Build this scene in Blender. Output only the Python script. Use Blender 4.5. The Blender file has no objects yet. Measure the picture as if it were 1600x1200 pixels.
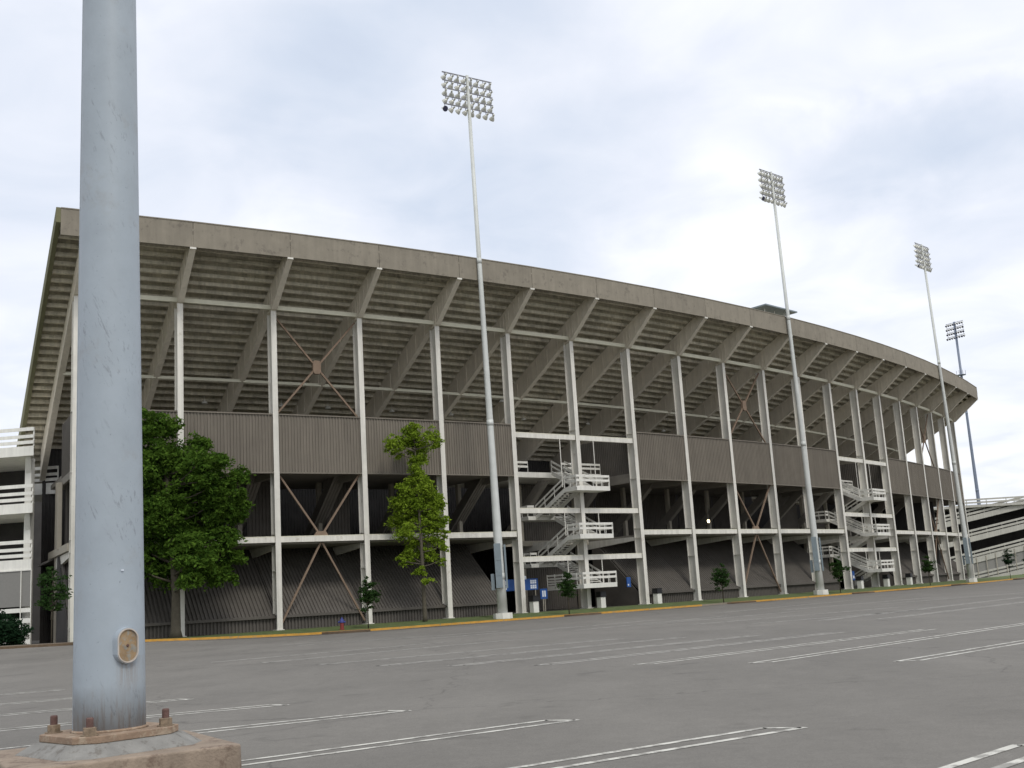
import bpy, math, random
from mathutils import Vector, Matrix
random.seed(7)
C = bpy.context.scene.collection
sc = bpy.context.scene
R = math.radians

# ---------------------------------------------------------------- camera
CAMZ = 1.288
cam = bpy.data.cameras.new('camera'); camo = bpy.data.objects.new('camera', cam); C.objects.link(camo)
cam.sensor_width = 36; cam.lens = 1766.45/1600*36; cam.clip_start = 0.1; cam.clip_end = 5000
camo.matrix_world = Matrix.Translation((0, 0, CAMZ)) @ Matrix.Rotation(math.pi/2+0.18728, 4, 'X') @ Matrix.Rotation(-0.06085, 4, 'Z')
sc.camera = camo

# ---------------------------------------------------------------- light and sky
SUN_EL, SUN_AZ = R(48), R(150)          # azimuth clockwise from +Y (north)
sd = bpy.data.lights.new('sun', 'SUN'); so = bpy.data.objects.new('sun', sd); C.objects.link(so)
sd.energy = 1.15; sd.angle = R(16); sd.color = (1, .96, .88)
sdir = Vector((math.sin(SUN_AZ)*math.cos(SUN_EL), math.cos(SUN_AZ)*math.cos(SUN_EL), math.sin(SUN_EL)))
so.rotation_euler = sdir.to_track_quat('Z', 'Y').to_euler()
w = bpy.data.worlds.new('World'); sc.world = w; w.use_nodes = True
nt = w.node_tree; nt.nodes.clear()
def N(t, tree=None, **kw):
    n = (tree or nt).nodes.new(t)
    for k, v in kw.items():
        if k.startswith('i_'):
            key = k[2:]; n.inputs[int(key) if key.isdigit() else key].default_value = v
        else: setattr(n, k, v)
    return n
L = nt.links.new
sky = N('ShaderNodeTexSky', sky_type='NISHITA', sun_disc=False, sun_elevation=SUN_EL, sun_rotation=SUN_AZ)
sky.air_density = 1.0; sky.dust_density = 2.0
skm = N('ShaderNodeVectorMath', operation='SCALE'); skm.inputs[3].default_value = 0.105; L(sky.outputs[0], skm.inputs[0])
tc = N('ShaderNodeTexCoord')
nrm = N('ShaderNodeVectorMath', operation='NORMALIZE'); L(tc.outputs['Generated'], nrm.inputs[0])
DIR = nrm.outputs[0]
# a flat cloud deck: project the direction onto a plane overhead
sep = N('ShaderNodeSeparateXYZ'); L(DIR, sep.inputs[0])
def M(op, a, b=None, c=None, clamp=False):
    n = N('ShaderNodeMath', operation=op, use_clamp=clamp)
    for i, v in enumerate((a, b, c)):
        if v is None: continue
        if isinstance(v, (int, float)): n.inputs[i].default_value = v
        else: L(v, n.inputs[i])
    return n.outputs[0]
zc = M('ADD', M('MAXIMUM', sep.outputs[2], 0.0), 0.16)
cmb = N('ShaderNodeCombineXYZ'); L(M('DIVIDE', sep.outputs[0], zc), cmb.inputs[0]); L(M('DIVIDE', sep.outputs[1], zc), cmb.inputs[1])
n1 = N('ShaderNodeTexNoise', i_Scale=0.9, i_Detail=7.0, i_Roughness=0.52); n1.inputs['Distortion'].default_value = .35
mp1 = N('ShaderNodeMapping'); mp1.inputs['Location'].default_value = (3.1, 1.7, 0); L(cmb.outputs[0], mp1.inputs[0]); L(mp1.outputs[0], n1.inputs['Vector'])
n2 = N('ShaderNodeTexNoise', i_Scale=3.6, i_Detail=8.0, i_Roughness=0.5); n2.inputs['Distortion'].default_value = .5
L(cmb.outputs[0], n2.inputs['Vector'])
# large banks of grey-blue cloud and one bright break, by direction
wob = N('ShaderNodeVectorMath', operation='SCALE'); wob.inputs[3].default_value = 0.22
wsub = N('ShaderNodeVectorMath', operation='SUBTRACT'); wsub.inputs[1].default_value = (.5, .5, .5)
n3 = N('ShaderNodeTexNoise', i_Scale=1.9, i_Detail=6.0, i_Roughness=0.55); L(DIR, n3.inputs['Vector'])
n3.inputs['Scale'].default_value = 5.5
L(n3.outputs['Color'], wsub.inputs[0]); L(wsub.outputs[0], wob.inputs[0])
wd = N('ShaderNodeVectorMath', operation='ADD'); L(DIR, wd.inputs[0]); L(wob.outputs[0], wd.inputs[1])
def lobe(d, stretch, rad):
    # soft blob round direction d; stretch squeezes along z to make flat banks
    s = N('ShaderNodeVectorMath', operation='SUBTRACT'); L(wd.outputs[0], s.inputs[0]); s.inputs[1].default_value = Vector(d).normalized()
    m = N('ShaderNodeVectorMath', operation='MULTIPLY'); L(s.outputs[0], m.inputs[0]); m.inputs[1].default_value = (1, 1, stretch)
    l = N('ShaderNodeVectorMath', operation='LENGTH'); L(m.outputs[0], l.inputs[0])
    mr = N('ShaderNodeMapRange', interpolation_type='SMOOTHERSTEP'); L(l.outputs['Value'], mr.inputs[0])
    mr.inputs[1].default_value = rad; mr.inputs[2].default_value = 0.0; mr.inputs[3].default_value = 0; mr.inputs[4].default_value = 1
    return mr.outputs[0]
# (direction, vertical squeeze, radius, weight)
DARK = [((-0.076, 1.0, 0.565), 1.0, 0.30000000000000004, 0.621),
        ((0.022, 1.0, 0.551), 1.4, 0.18, 0.351),
        ((-0.176, 1.0, 0.538), 1.2, 0.18, 0.297),
        ((-0.207, 1.0, 0.494), 1.6, 0.15000000000000002, 0.216),
        ((-0.078, 1.0, 0.377), 1.6, 0.15000000000000002, 0.405),
        ((-0.001, 1.0, 0.378), 1.8, 0.18, 0.459),
        ((0.07, 1.0, 0.367), 1.8, 0.18, 0.297),
        ((0.104, 1.0, 0.34), 2.4, 0.12, 0.162),
        ((-0.125, 1.0, 0.575), 1, 0.30000000000000004, 0.203),
        ((0.448, 1.0, 0.384), 2.6, 0.21000000000000002, 0.621),
        ((0.359, 1.0, 0.39), 3.2, 0.18, 0.459),
        ((0.283, 1.0, 0.407), 3.6, 0.15000000000000002, 0.27),
        ((0.26, 1.0, 0.476), 3.2, 0.15000000000000002, 0.176),
        ((0.136, 1.0, 0.439), 2.0, 0.21000000000000002, 0.189),
        ((-0.429, 1.0, 0.288), 0.7, 0.39, 0.324),
        ((-0.433, 1.0, 0.496), 0.8, 0.33, 0.216),
        ((-0.447, 1.0, 0.596), 1, 0.15000000000000002, 0.162),
        ((0.441, 1.0, 0.209), 1.2, 0.30000000000000004, 0.162),
        ((0.327, 1.0, 0.531), 1.5, 0.15000000000000002, 0.068),
        ((0.179, 1.0, 0.32), 3, 0.07500000000000001, 0.135)]
BRI = [((0.194, 1.0, 0.128), 1.3, 0.22499999999999998, 0.182),
        ((0.095, 1.0, 0.137), 2.4, 0.15000000000000002, 0.085),
        ((-0.043, 1.0, 0.217), 1.2, 0.12, 0.097),
        ((-0.13, 1.0, 0.191), 1.3, 0.18, 0.073),
        ((0.233, 1.0, 0.230), 1.2, 0.30000000000000004, 0.073),
        ((0.441, 1.0, 0.209), 1.4, 0.24, 0.085),
        ((0.334, 1.0, 0.146), 1.4, 0.21000000000000002, 0.085),
        ((0.422, 1.0, 0.147), 2, 0.18, 0.073)]
acc = None
for d, st, rad, wt in DARK:
    v = M('MULTIPLY', lobe(d, st, rad), wt); acc = v if acc is None else M('ADD', acc, v)
for d, st, rad, wt in BRI:
    acc = M('SUBTRACT', acc, M('MULTIPLY', lobe(d, st, rad), wt))
base = M('ADD', M('MULTIPLY', M('SUBTRACT', n1.outputs[0], .5), .45), M('MULTIPLY', M('SUBTRACT', n2.outputs[0], .5), .75))
acc = M('MULTIPLY', acc, .30)
tval = M('ADD', M('ADD', acc, base), .20)
ramp = N('ShaderNodeValToRGB'); L(M('MULTIPLY', tval, 1.0, clamp=True), ramp.inputs[0])
cr = ramp.color_ramp
cr.elements[0].position = 0.0; cr.elements[0].color = (.93, .935, .95, 1)
cr.elements[1].position = 1.0; cr.elements[1].color = (.40, .46, .60, 1)
e = cr.elements.new(.3); e.color = (.735, .765, .84, 1)
e = cr.elements.new(.6); e.color = (.58, .64, .745, 1)
# brighter overhead and behind (thinner cloud round the sun) as under any overcast
zen = N('ShaderNodeMapRange', interpolation_type='SMOOTHSTEP'); L(sep.outputs[2], zen.inputs[0])
zen.inputs[1].default_value = .55; zen.inputs[2].default_value = .95; zen.inputs[3].default_value = 1.0; zen.inputs[4].default_value = 1.3
cl = N('ShaderNodeVectorMath', operation='SCALE'); L(ramp.outputs[0], cl.inputs[0]); L(zen.outputs[0], cl.inputs[3])
mx = N('ShaderNodeMix', data_type='RGBA'); mx.inputs[0].default_value = .90
L(skm.outputs[0], mx.inputs[6]); L(cl.outputs[0], mx.inputs[7])
bg = N('ShaderNodeBackground'); bg.inputs[1].default_value = 1.0; L(mx.outputs[2], bg.inputs[0])
wo = N('ShaderNodeOutputWorld'); L(bg.outputs[0], wo.inputs[0])

sc.render.engine = 'CYCLES'
sc.view_settings.view_transform = 'Standard'; sc.view_settings.look = 'None'
sc.view_settings.exposure = 0.34; sc.view_settings.gamma = 1
sc.cycles.max_bounces = 8; sc.cycles.diffuse_bounces = 4

# ---------------------------------------------------------------- materials
def mat(name, col, rough=.8, var=.12, scale=1.5, bump=0, bscale=30, metal=0, streak=0, col2=None, c2thr=.6, spec=.3, ovar=0):
    m = bpy.data.materials.new(name); m.use_nodes = True; t = m.node_tree; t.nodes.clear(); LL = t.links.new
    b = N('ShaderNodeBsdfPrincipled', t); o = N('ShaderNodeOutputMaterial', t); LL(b.outputs[0], o.inputs[0])
    b.inputs['Roughness'].default_value = rough; b.inputs['Metallic'].default_value = metal
    b.inputs['Specular IOR Level'].default_value = spec
    g = N('ShaderNodeNewGeometry', t)
    n = N('ShaderNodeTexNoise', t, i_Scale=scale, i_Detail=8.0, i_Roughness=.65); LL(g.outputs['Position'], n.inputs['Vector'])
    mr = N('ShaderNodeMapRange', t); LL(n.outputs[0], mr.inputs[0]); mr.inputs[1].default_value = .3; mr.inputs[2].default_value = .7
    mr.inputs[3].default_value = 1-var; mr.inputs[4].default_value = 1+var
    fac = mr.outputs[0]
    if streak:
        mp = N('ShaderNodeMapping', t); mp.inputs['Scale'].default_value = (1, 1, .06); LL(g.outputs['Position'], mp.inputs[0])
        s = N('ShaderNodeTexNoise', t, i_Scale=3.0, i_Detail=6.0, i_Roughness=.7); LL(mp.outputs[0], s.inputs['Vector'])
        m2 = N('ShaderNodeMapRange', t); LL(s.outputs[0], m2.inputs[0]); m2.inputs[1].default_value = .35; m2.inputs[2].default_value = .65
        m2.inputs[3].default_value = 1+streak*.4; m2.inputs[4].default_value = 1-streak
        mm = N('ShaderNodeMath', t, operation='MULTIPLY'); LL(fac, mm.inputs[0]); LL(m2.outputs[0], mm.inputs[1]); fac = mm.outputs[0]
    if ovar:
        oi = N('ShaderNodeObjectInfo', t); mo = N('ShaderNodeMapRange', t); LL(oi.outputs['Random'], mo.inputs[0]); mo.inputs[3].default_value = 1-ovar; mo.inputs[4].default_value = 1+ovar
        mq = N('ShaderNodeMath', t, operation='MULTIPLY'); LL(fac, mq.inputs[0]); LL(mo.outputs[0], mq.inputs[1]); fac = mq.outputs[0]
    rgb = N('ShaderNodeRGB', t); rgb.outputs[0].default_value = (*col, 1)
    src = rgb.outputs[0]
    if col2:
        n4 = N('ShaderNodeTexNoise', t, i_Scale=scale*1.7, i_Detail=9.0, i_Roughness=.7); LL(g.outputs['Position'], n4.inputs['Vector'])
        m4 = N('ShaderNodeMapRange', t, interpolation_type='SMOOTHSTEP'); LL(n4.outputs[0], m4.inputs[0]); m4.inputs[1].default_value = c2thr-.06; m4.inputs[2].default_value = c2thr+.06
        mix = N('ShaderNodeMix', t, data_type='RGBA'); LL(m4.outputs[0], mix.inputs[0]); LL(src, mix.inputs[6]); mix.inputs[7].default_value = (*col2, 1); src = mix.outputs[2]
    sclr = N('ShaderNodeVectorMath', t, operation='SCALE'); LL(src, sclr.inputs[0]); LL(fac, sclr.inputs[3])
    LL(sclr.outputs[0], b.inputs['Base Color'])
    if bump:
        nb = N('ShaderNodeTexNoise', t, i_Scale=bscale, i_Detail=4.0); LL(g.outputs['Position'], nb.inputs['Vector'])
        bp = N('ShaderNodeBump', t); bp.inputs['Strength'].default_value = bump; bp.inputs['Distance'].default_value = .02
        LL(nb.outputs[0], bp.inputs['Height']); LL(bp.outputs[0], b.inputs['Normal'])
    return m
M_white = mat('painted_concrete_white', (.66, .65, .60), .7, .07, 1.2, streak=.10)
M_col = mat('painted_steel_cream', (.66, .64, .58), .55, .08, .9, streak=.16, ovar=.03, col2=(.50, .45, .38), c2thr=.66)
M_beamtop = mat('dusty_cream', (.64, .62, .50), .7, .08)
M_raker = mat('grey_raker_steel', (.64, .585, .49), .75, .07, 1.5, streak=.10, ovar=.04)
M_fascia = mat('fascia_concrete', (.245, .22, .177), .9, .10, .9, streak=.10, ovar=.05, col2=(.185, .165, .135), c2thr=.60)
M_deck = mat('deck_concrete', (.56, .52, .42), .9, .25, .45, streak=.25, col2=(.38, .35, .28), c2thr=.60, ovar=.05)
M_panel = mat('brown_metal_cladding', (.178, .158, .13), .65, .07, .6, streak=.16, ovar=.07, spec=.2)
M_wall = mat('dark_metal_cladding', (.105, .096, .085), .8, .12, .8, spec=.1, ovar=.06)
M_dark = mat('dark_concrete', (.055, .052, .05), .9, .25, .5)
M_inner = mat('inner_concrete', (.20, .185, .16), .9, .15, .8)
M_rust = mat('rusty_brown_paint', (.20, .145, .105), .85, .15, 2)
M_post = mat('beige_post', (.36, .33, .27), .7, .08)
M_asph = None
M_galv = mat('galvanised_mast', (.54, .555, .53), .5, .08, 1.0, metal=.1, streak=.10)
M_mastfar = mat('galvanised_mast_shaded', (.17, .20, .26), .5, .05, 1.0)  # backlit darkness of the far mast painted into the galvanised colour
M_lamp = mat('lamp_housing_aluminium', (.55, .55, .50), .4, .05, metal=.3)
M_lampd = mat('lamp_glass_dark', (.05, .05, .09), .3, .05)
M_arm = mat('crossarm_steel', (.20, .20, .22), .6, .05)
M_cab = mat('cabinet_bluegrey', (.19, .23, .25), .5, .08, 2)
M_black = mat('black_plastic', (.012, .012, .013), .5, .05)
M_blue = mat('blue_sign_vinyl', (.018, .072, .25), .5, .08)
M_signw = mat('sign_white', (.62, .66, .72), .6, .05)
M_mesh = mat('chainlink_grey', (.23, .225, .21), .8, .05, 6)
M_curb = mat('kerb_yellow_paint', (.50, .27, .05), .85, .18, 2.2, col2=(.25, .21, .15), c2thr=.60)
M_curbg = mat('kerb_concrete', (.22, .19, .15), .9, .15, 2)
M_grass = mat('verge_grass', (.085, .115, .038), .95, .30, 1.3, col2=(.13, .125, .06), c2thr=.60, bump=.6, bscale=14)
M_field = mat('far_grass', (.13, .15, .065), .95, .25, .3)
M_dirt = mat('bare_mulch', (.12, .085, .055), .95, .25, 4, bump=.5)
M_trunk = mat('bark', (.085, .075, .055), .9, .2, 4, bump=.6, bscale=20)
M_bed = mat('footpath_concrete', (.30, .28, .25), .9, .1, 1)
M_hydr = mat('hydrant_red', (.20, .035, .03), .5, .1)
M_hydb = mat('hydrant_blue', (.04, .05, .20), .5, .1)
M_dome = mat('lamp_dome_white', (.7, .7, .66), .4, .03)
M_dirtc = mat('undercroft_dirt', (.09, .085, .075), .95, .2, 1)

M_ramp = mat('bright_white_concrete', (.80, .79, .73), .7, .06, 1.2, streak=.10)
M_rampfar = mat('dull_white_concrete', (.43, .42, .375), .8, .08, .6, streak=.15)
def leafmat(name, c1, c2):
    m = bpy.data.materials.new(name); m.use_nodes = True; t = m.node_tree; t.nodes.clear(); LL = t.links.new
    g = N('ShaderNodeNewGeometry', t); d = N('ShaderNodeBsdfDiffuse', t); tr = N('ShaderNodeBsdfTranslucent', t)
    mx = N('ShaderNodeMix', t, data_type='RGBA'); mx.inputs[6].default_value = (*c1, 1); mx.inputs[7].default_value = (*c2, 1)
    n = N('ShaderNodeTexNoise', t, i_Scale=.9, i_Detail=3.0); LL(g.outputs['Position'], n.inputs['Vector'])
    a = N('ShaderNodeMath', t, operation='MULTIPLY_ADD'); LL(g.outputs['Random Per Island'], a.inputs[0]); a.inputs[1].default_value = .6; LL(n.outputs[0], a.inputs[2])
    s = N('ShaderNodeMath', t, operation='SUBTRACT', use_clamp=True); LL(a.outputs[0], s.inputs[0]); s.inputs[1].default_value = .3
    LL(s.outputs[0], mx.inputs[0]); LL(mx.outputs[2], d.inputs[0]); LL(mx.outputs[2], tr.inputs[0])
    ms = N('ShaderNodeMixShader', t); ms.inputs[0].default_value = .35; LL(d.outputs[0], ms.inputs[1]); LL(tr.outputs[0], ms.inputs[2])
    o = N('ShaderNodeOutputMaterial', t); LL(ms.outputs[0], o.inputs[0]); return m
M_leaf1 = leafmat('leaves_deep_green', (.027, .07, .012), (.12, .205, .03))
M_leaf2 = leafmat('leaves_yellow_green', (.085, .15, .013), (.30, .41, .045))
M_leaf3 = leafmat('leaves_dull_green', (.02, .05, .015), (.055, .10, .03))
M_leaf4 = leafmat('leaves_bluish_green', (.008, .026, .012), (.03, .06, .03))

# ---------------------------------------------------------------- mesh helpers
class MB:
    def __init__(s): s.v = []; s.f = []; s.mi = []
    def quad(s, pts, mi=0):
        n = len(s.v); s.v += [tuple(p) for p in pts]; s.f.append(tuple(range(n, n+len(pts)))); s.mi.append(mi)
    def box8(s, p, mi=0):   # p: 8 points, bottom 4 then top 4 (same winding)
        n = len(s.v); s.v += [tuple(q) for q in p]
        for f in ((3, 2, 1, 0), (4, 5, 6, 7), (0, 1, 5, 4), (1, 2, 6, 5), (2, 3, 7, 6), (3, 0, 4, 7)):
            s.f.append(tuple(n+i for i in f)); s.mi.append(mi)
    def box(s, F, a, b, mi=0):   # F(x,y,z)->world
        (x0, y0, z0), (x1, y1, z1) = a, b
        s.box8([F(x0, y0, z0), F(x1, y0, z0), F(x1, y1, z0), F(x0, y1, z0), F(x0, y0, z1), F(x1, y0, z1), F(x1, y1, z1), F(x0, y1, z1)], mi)
    def prism(s, A, B, mi=0):    # two matching rings
        n = len(s.v); k = len(A); s.v += [tuple(q) for q in A]+[tuple(q) for q in B]
        s.f.append(tuple(n+i for i in reversed(range(k)))); s.f.append(tuple(n+k+i for i in range(k))); s.mi += [mi, mi]
        for i in range(k):
            j = (i+1) % k; s.f.append((n+i, n+j, n+k+j, n+k+i)); s.mi.append(mi)
    def bar(s, p, q, w, h, up=(0, 0, 1), mi=0):
        p, q = Vector(p), Vector(q); d = (q-p).normalized(); u = Vector(up)
        sd = d.cross(u)
        if sd.length < 1e-4: sd = d.cross(Vector((1, 0, 0)))
        sd.normalize(); u = sd.cross(d).normalized(); a = sd*w/2; b = u*h/2
        s.box8([p-a-b, p+a-b, q+a-b, q-a-b, p-a+b, p+a+b, q+a+b, q-a+b], mi)
    def tube(s, pts, rads, n=10, cap=True, mi=0):
        rings = []
        for i, p in enumerate(pts):
            p = Vector(p)
            a = Vector(pts[max(i-1, 0)]); b = Vector(pts[min(i+1, len(pts)-1)]); d = (b-a).normalized()
            x = d.cross(Vector((0, 1, 0)))
            if x.length < .1: x = d.cross(Vector((1, 0, 0)))
            x.normalize(); y = d.cross(x)
            k0 = len(s.v)
            for k in range(n):
                t = 2*math.pi*k/n; s.v.append(tuple(p+(x*math.cos(t)+y*math.sin(t))*rads[i]))
            rings.append(k0)
        for r0, r1 in zip(rings, rings[1:]):
            for k in range(n):
                j = (k+1) % n; s.f.append((r0+k, r0+j, r1+j, r1+k)); s.mi.append(mi)
        if cap:
            s.f.append(tuple(rings[0]+k for k in reversed(range(n)))); s.f.append(tuple(rings[-1]+k for k in range(n))); s.mi += [mi, mi]
    def build(s, name, mats, parent=None, smooth=False, origin=None, fix=True):
        me = bpy.data.meshes.new(name)
        o0 = Vector(origin) if origin is not None else Vector((0, 0, 0))
        me.from_pydata([tuple(Vector(v)-o0) for v in s.v], [], s.f)
        for m in (mats if isinstance(mats, (list, tuple)) else [mats]): me.materials.append(m)
        for p, i in zip(me.polygons, s.mi): p.material_index = i
        if fix:
            import bmesh
            bm = bmesh.new(); bm.from_mesh(me); bmesh.ops.recalc_face_normals(bm, faces=bm.faces); bm.to_mesh(me); bm.free()
        if smooth:
            for p in me.polygons: p.use_smooth = True
        o = bpy.data.objects.new(name, me); C.objects.link(o)
        if parent is not None:
            o.parent = parent
            o.location = o0 - wloc(parent)
        else: o.location = o0
        return o
def wloc(o):
    v = Vector((0, 0, 0))
    while o: v += o.location; o = o.parent
    return v
def tag(o, label=None, cat=None, group=None, kind=None):
    if label: o['label'] = label
    if cat: o['category'] = cat
    if group: o['group'] = group
    if kind: o['kind'] = kind
    return o
def empty(name, loc, label, cat, group=None):
    o = bpy.data.objects.new(name, None); C.objects.link(o); o.location = loc; return tag(o, label, cat, group)

# ---------------------------------------------------------------- plan of the grandstand (column grid)
PP = [(-31.35, 79.67), (-24.9, 83.31), (-18.6, 87.12), (-12.34, 91.18), (-6.21, 95.43), (-0.12, 99.95), (5.83, 104.64), (11.66, 109.55), (17.38, 114.66), (22.93, 119.91), (28.38, 125.37), (33.7, 131.02), (38.92, 136.87), (43.94, 142.82), (48.74, 148.83), (53.45, 155.05), (57.96, 161.33), (62.36, 167.78), (66.64, 174.39), (70.78, 181.14)]
NN = [(0.485, -0.874), (0.504, -0.863), (0.531, -0.847), (0.557, -0.83), (0.583, -0.813), (0.608, -0.794), (0.632, -0.775), (0.655, -0.756), (0.677, -0.736), (0.698, -0.716), (0.718, -0.696), (0.737, -0.676), (0.755, -0.655), (0.773, -0.635), (0.789, -0.614), (0.805, -0.594), (0.819, -0.573), (0.833, -0.553), (0.846, -0.533), (0.857, -0.515)]
def pn(k):
    if k < 0:
        d = (Vector(PP[1])-Vector(PP[0])); return Vector(PP[0])+d*k, Vector(NN[0]).normalized()
    if k > 19:
        d = (Vector(PP[19])-Vector(PP[18])); e = k-19
        a = Vector(NN[19]); return Vector(PP[19])+d*e, a.normalized()
    i = min(int(k), 18); f = k-i
    return Vector(PP[i])*(1-f)+Vector(PP[i+1])*f, (Vector(NN[i])*(1-f)+Vector(NN[i+1])*f)
def Q(k, u, z, s=0):
    p, n = pn(k); t = Vector((-n[1], n[0])).normalized()
    q = p+n*u+t*s; return Vector((q[0], q[1], z))
def RF(i):
    return lambda s, u, z: Q(i, u, z, s)
NB = 19

# ---------------------------------------------------------------- ground
def sst(a, b, x):
    t = max(0, min(1, (x-a)/(b-a))); return t*t*(3-2*t)
def lot_z(x, y):
    return -.412 + .62*sst(12, 36, -x)*sst(42, 76, y)
KU = 6.1
def kq(k, u): q = Q(k, u, 0); return q
KS = [-14, -10, -7, -5, -3.5, -2.5, -2, -1.5, -1, -.5]+[x*.5 for x in range(0, 40)]+[20, 22, 25, 30, 38, 50, 70]
US = [KU+.16, KU+1, 7, 9, 12, 16, 20, 25, 30, 36, 42, 50, 58, 66, 75, 85, 100, 130, 190]
def asphalt():
    m = bpy.data.materials.new('asphalt_worn'); m.use_nodes = True; t = m.node_tree; t.nodes.clear(); LL = t.links.new
    b = N('ShaderNodeBsdfPrincipled', t); o = N('ShaderNodeOutputMaterial', t); LL(b.outputs[0], o.inputs[0])
    g = N('ShaderNodeNewGeometry', t); P = g.outputs['Position']
    def noise(sc_, det=6, rough=.6, map_=None):
        n = N('ShaderNodeTexNoise', t, i_Scale=sc_, i_Detail=float(det), i_Roughness=rough)
        if map_:
            mp = N('ShaderNodeMapping', t); mp.inputs['Scale'].default_value = map_[0]; mp.inputs['Rotation'].default_value = (0, 0, map_[1]); LL(P, mp.inputs[0]); LL(mp.outputs[0], n.inputs['Vector'])
        else: LL(P, n.inputs['Vector'])
        return n.outputs[0]
    def mr(v, a, b_, c, d):
        n = N('ShaderNodeMapRange', t); LL(v, n.inputs[0])
        for i, x in enumerate((a, b_, c, d)): n.inputs[i+1].default_value = x
        return n.outputs[0]
    def mul(a, b_):
        n = N('ShaderNodeMath', t, operation='MULTIPLY'); LL(a, n.inputs[0]); LL(b_, n.inputs[1]); return n.outputs[0]
    f = mr(noise(.09, 4), .3, .7, .90, 1.08)
    f = mul(f, mr(noise(.5, 6, .7, ((1, .35, 1), R(40))), .3, .7, .90, 1.09))       # tyre-worn lanes
    f = mul(f, mr(noise(4, 6, .75), .25, .75, .90, 1.09))
    f = mul(f, mr(noise(160, 3, .9), .25, .75, .58, 1.42))      # aggregate
    f = mul(f, mr(noise(45, 3, .9), .3, .7, .78, 1.22))
    pv = N('ShaderNodeTexVoronoi', t, feature='F1'); pv.inputs['Scale'].default_value = .11; LL(P, pv.inputs['Vector'])
    sp = N('ShaderNodeSeparateColor', t); LL(pv.outputs['Color'], sp.inputs[0]); f = mul(f, mr(sp.outputs[0], 0, 1, .965, 1.03))
    f = mul(f, mr(noise(.22, 5, .7, ((1, 1, 1), 0)), .56, .66, 1.0, .90))
    f = mul(f, mr(noise(9, 4, .8), .62, .72, 1.0, .80))
    # oil drips
    f = mul(f, mr(noise(1.1, 3, .5),   .64, .74, 1.0, .78))
    # cracks
    vo = N('ShaderNodeTexVoronoi', t, feature='DISTANCE_TO_EDGE'); vo.inputs['Scale'].default_value = .085
    wv = N('ShaderNodeTexNoise', t, i_Scale=.9, i_Detail=6.0); LL(P, wv.inputs['Vector'])
    ws = N('ShaderNodeVectorMath', t, operation='MULTIPLY_ADD'); LL(wv.outputs['Color'], ws.inputs[0]); ws.inputs[1].default_value = (1.6, 1.6, 0); LL(P, ws.inputs[2])
    LL(ws.outputs[0], vo.inputs['Vector'])
    f = mul(f, mr(vo.outputs['Distance'], 0.0, .0028, .68, 1.0))
    c = N('ShaderNodeVectorMath', t, operation='SCALE'); c.inputs[0].default_value = (.160, .151, .135); LL(f, c.inputs[3])
    LL(c.outputs[0], b.inputs['Base Color']); b.inputs['Roughness'].default_value = .85; b.inputs['Specular IOR Level'].default_value = .25
    bp = N('ShaderNodeBump', t); bp.inputs['Strength'].default_value = .35; bp.inputs['Distance'].default_value = .01
    nb = N('ShaderNodeTexNoise', t, i_Scale=110.0, i_Detail=3.0); LL(P, nb.inputs['Vector']); LL(nb.outputs[0], bp.inputs['Height']); LL(bp.outputs[0], b.inputs['Normal'])
    return m
M_asph = asphalt()
mb = MB(); nU = len(US)
for k in KS:
    for u in US:
        q = Q(k, u, 0); mb.v.append((q.x, q.y, lot_z(q.x, q.y)))
for i in range(len(KS)-1):
    for j in range(nU-1):
        a = i*nU+j; mb.f.append((a, a+nU, a+nU+1, a+1)); mb.mi.append(0)
tag(mb.build('parking_lot', M_asph, smooth=True, fix=False), kind='structure')
# far ground sheet
mb = MB(); mb.quad([(-1500, -800, -.75), (2500, -800, -.75), (2500, 2500, -.75), (-1500, 2500, -.75)])
tag(mb.build('ground', M_field, fix=False), kind='structure')
# grass verge between kerb and the column line
def verge_z(k, u):
    q = Q(k, KU, 0); zk = lot_z(q.x, q.y)+.13
    return zk*(sst(0.6, KU, u)) + (0.0 if k > .5 else .25*(1-sst(-1, .5, k)))*(1-sst(.6, KU, u))
mb = MB(); UV = [KU-.14, 5.4, 4.6, 4, 3.2, 2.4, 1.6, .9, .3, -.4]
for k in KS:
    for u in UV:
        q = Q(k, u, 0); mb.v.append((q.x, q.y, verge_z(k, u)-.006))
nV = len(UV)
for i in range(len(KS)-1):
    for j in range(nV-1):
        a = i*nV+j; mb.f.append((a, a+1, a+nV+1, a+nV)); mb.mi.append(0)
tag(mb.build('grass_verge', M_grass, smooth=True, fix=False), kind='structure')
mb = MB()
for k in range(-4, 22):
    a, b = Q(k, -.4, -.02), Q(k+1, -.4, -.02); c, d = Q(k+1, -60, -.02), Q(k, -60, -.02)
    mb.quad([a, b, c, d])
tag(mb.build('undercroft_ground', M_dirtc, fix=False), kind='structure')
# kerb: yellow where painted
def kerb(k0, k1, step, name, m, kinds='structure'):
    mb = MB(); k = k0
    while k < k1-1e-6:
        k2 = min(k+step, k1)
        pts = []
        for kk in (k, k2):
            a, b = Q(kk, KU+.16, 0), Q(kk, KU-.16, 0)
            za = lot_z(a.x, a.y); pts.append((a, b, za))
        (a, b, za), (c, d, zc_) = pts
        mb.box8([(a.x, a.y, za-.1), (c.x, c.y, zc_-.1), (d.x, d.y, zc_-.1), (b.x, b.y, za-.1),
                 (a.x, a.y, za+.15), (c.x, c.y, zc_+.15), (d.x, d.y, zc_+.15), (b.x, b.y, za+.15)])
        k = k2
    return tag(mb.build(name, m), kind=kinds)
kerb(.45, 7.05, .5, 'yellow_kerb', M_curb)
kerb(7.05, 7.6, .25, 'dropped_kerb', M_curbg)
kerb(7.6, 19, .5, 'yellow_kerb', M_curb)
kerb(19, 40, 1, 'grey_kerb', M_curbg)
kerb(-10, .45, .5, 'grey_kerb', M_curbg)
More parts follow.
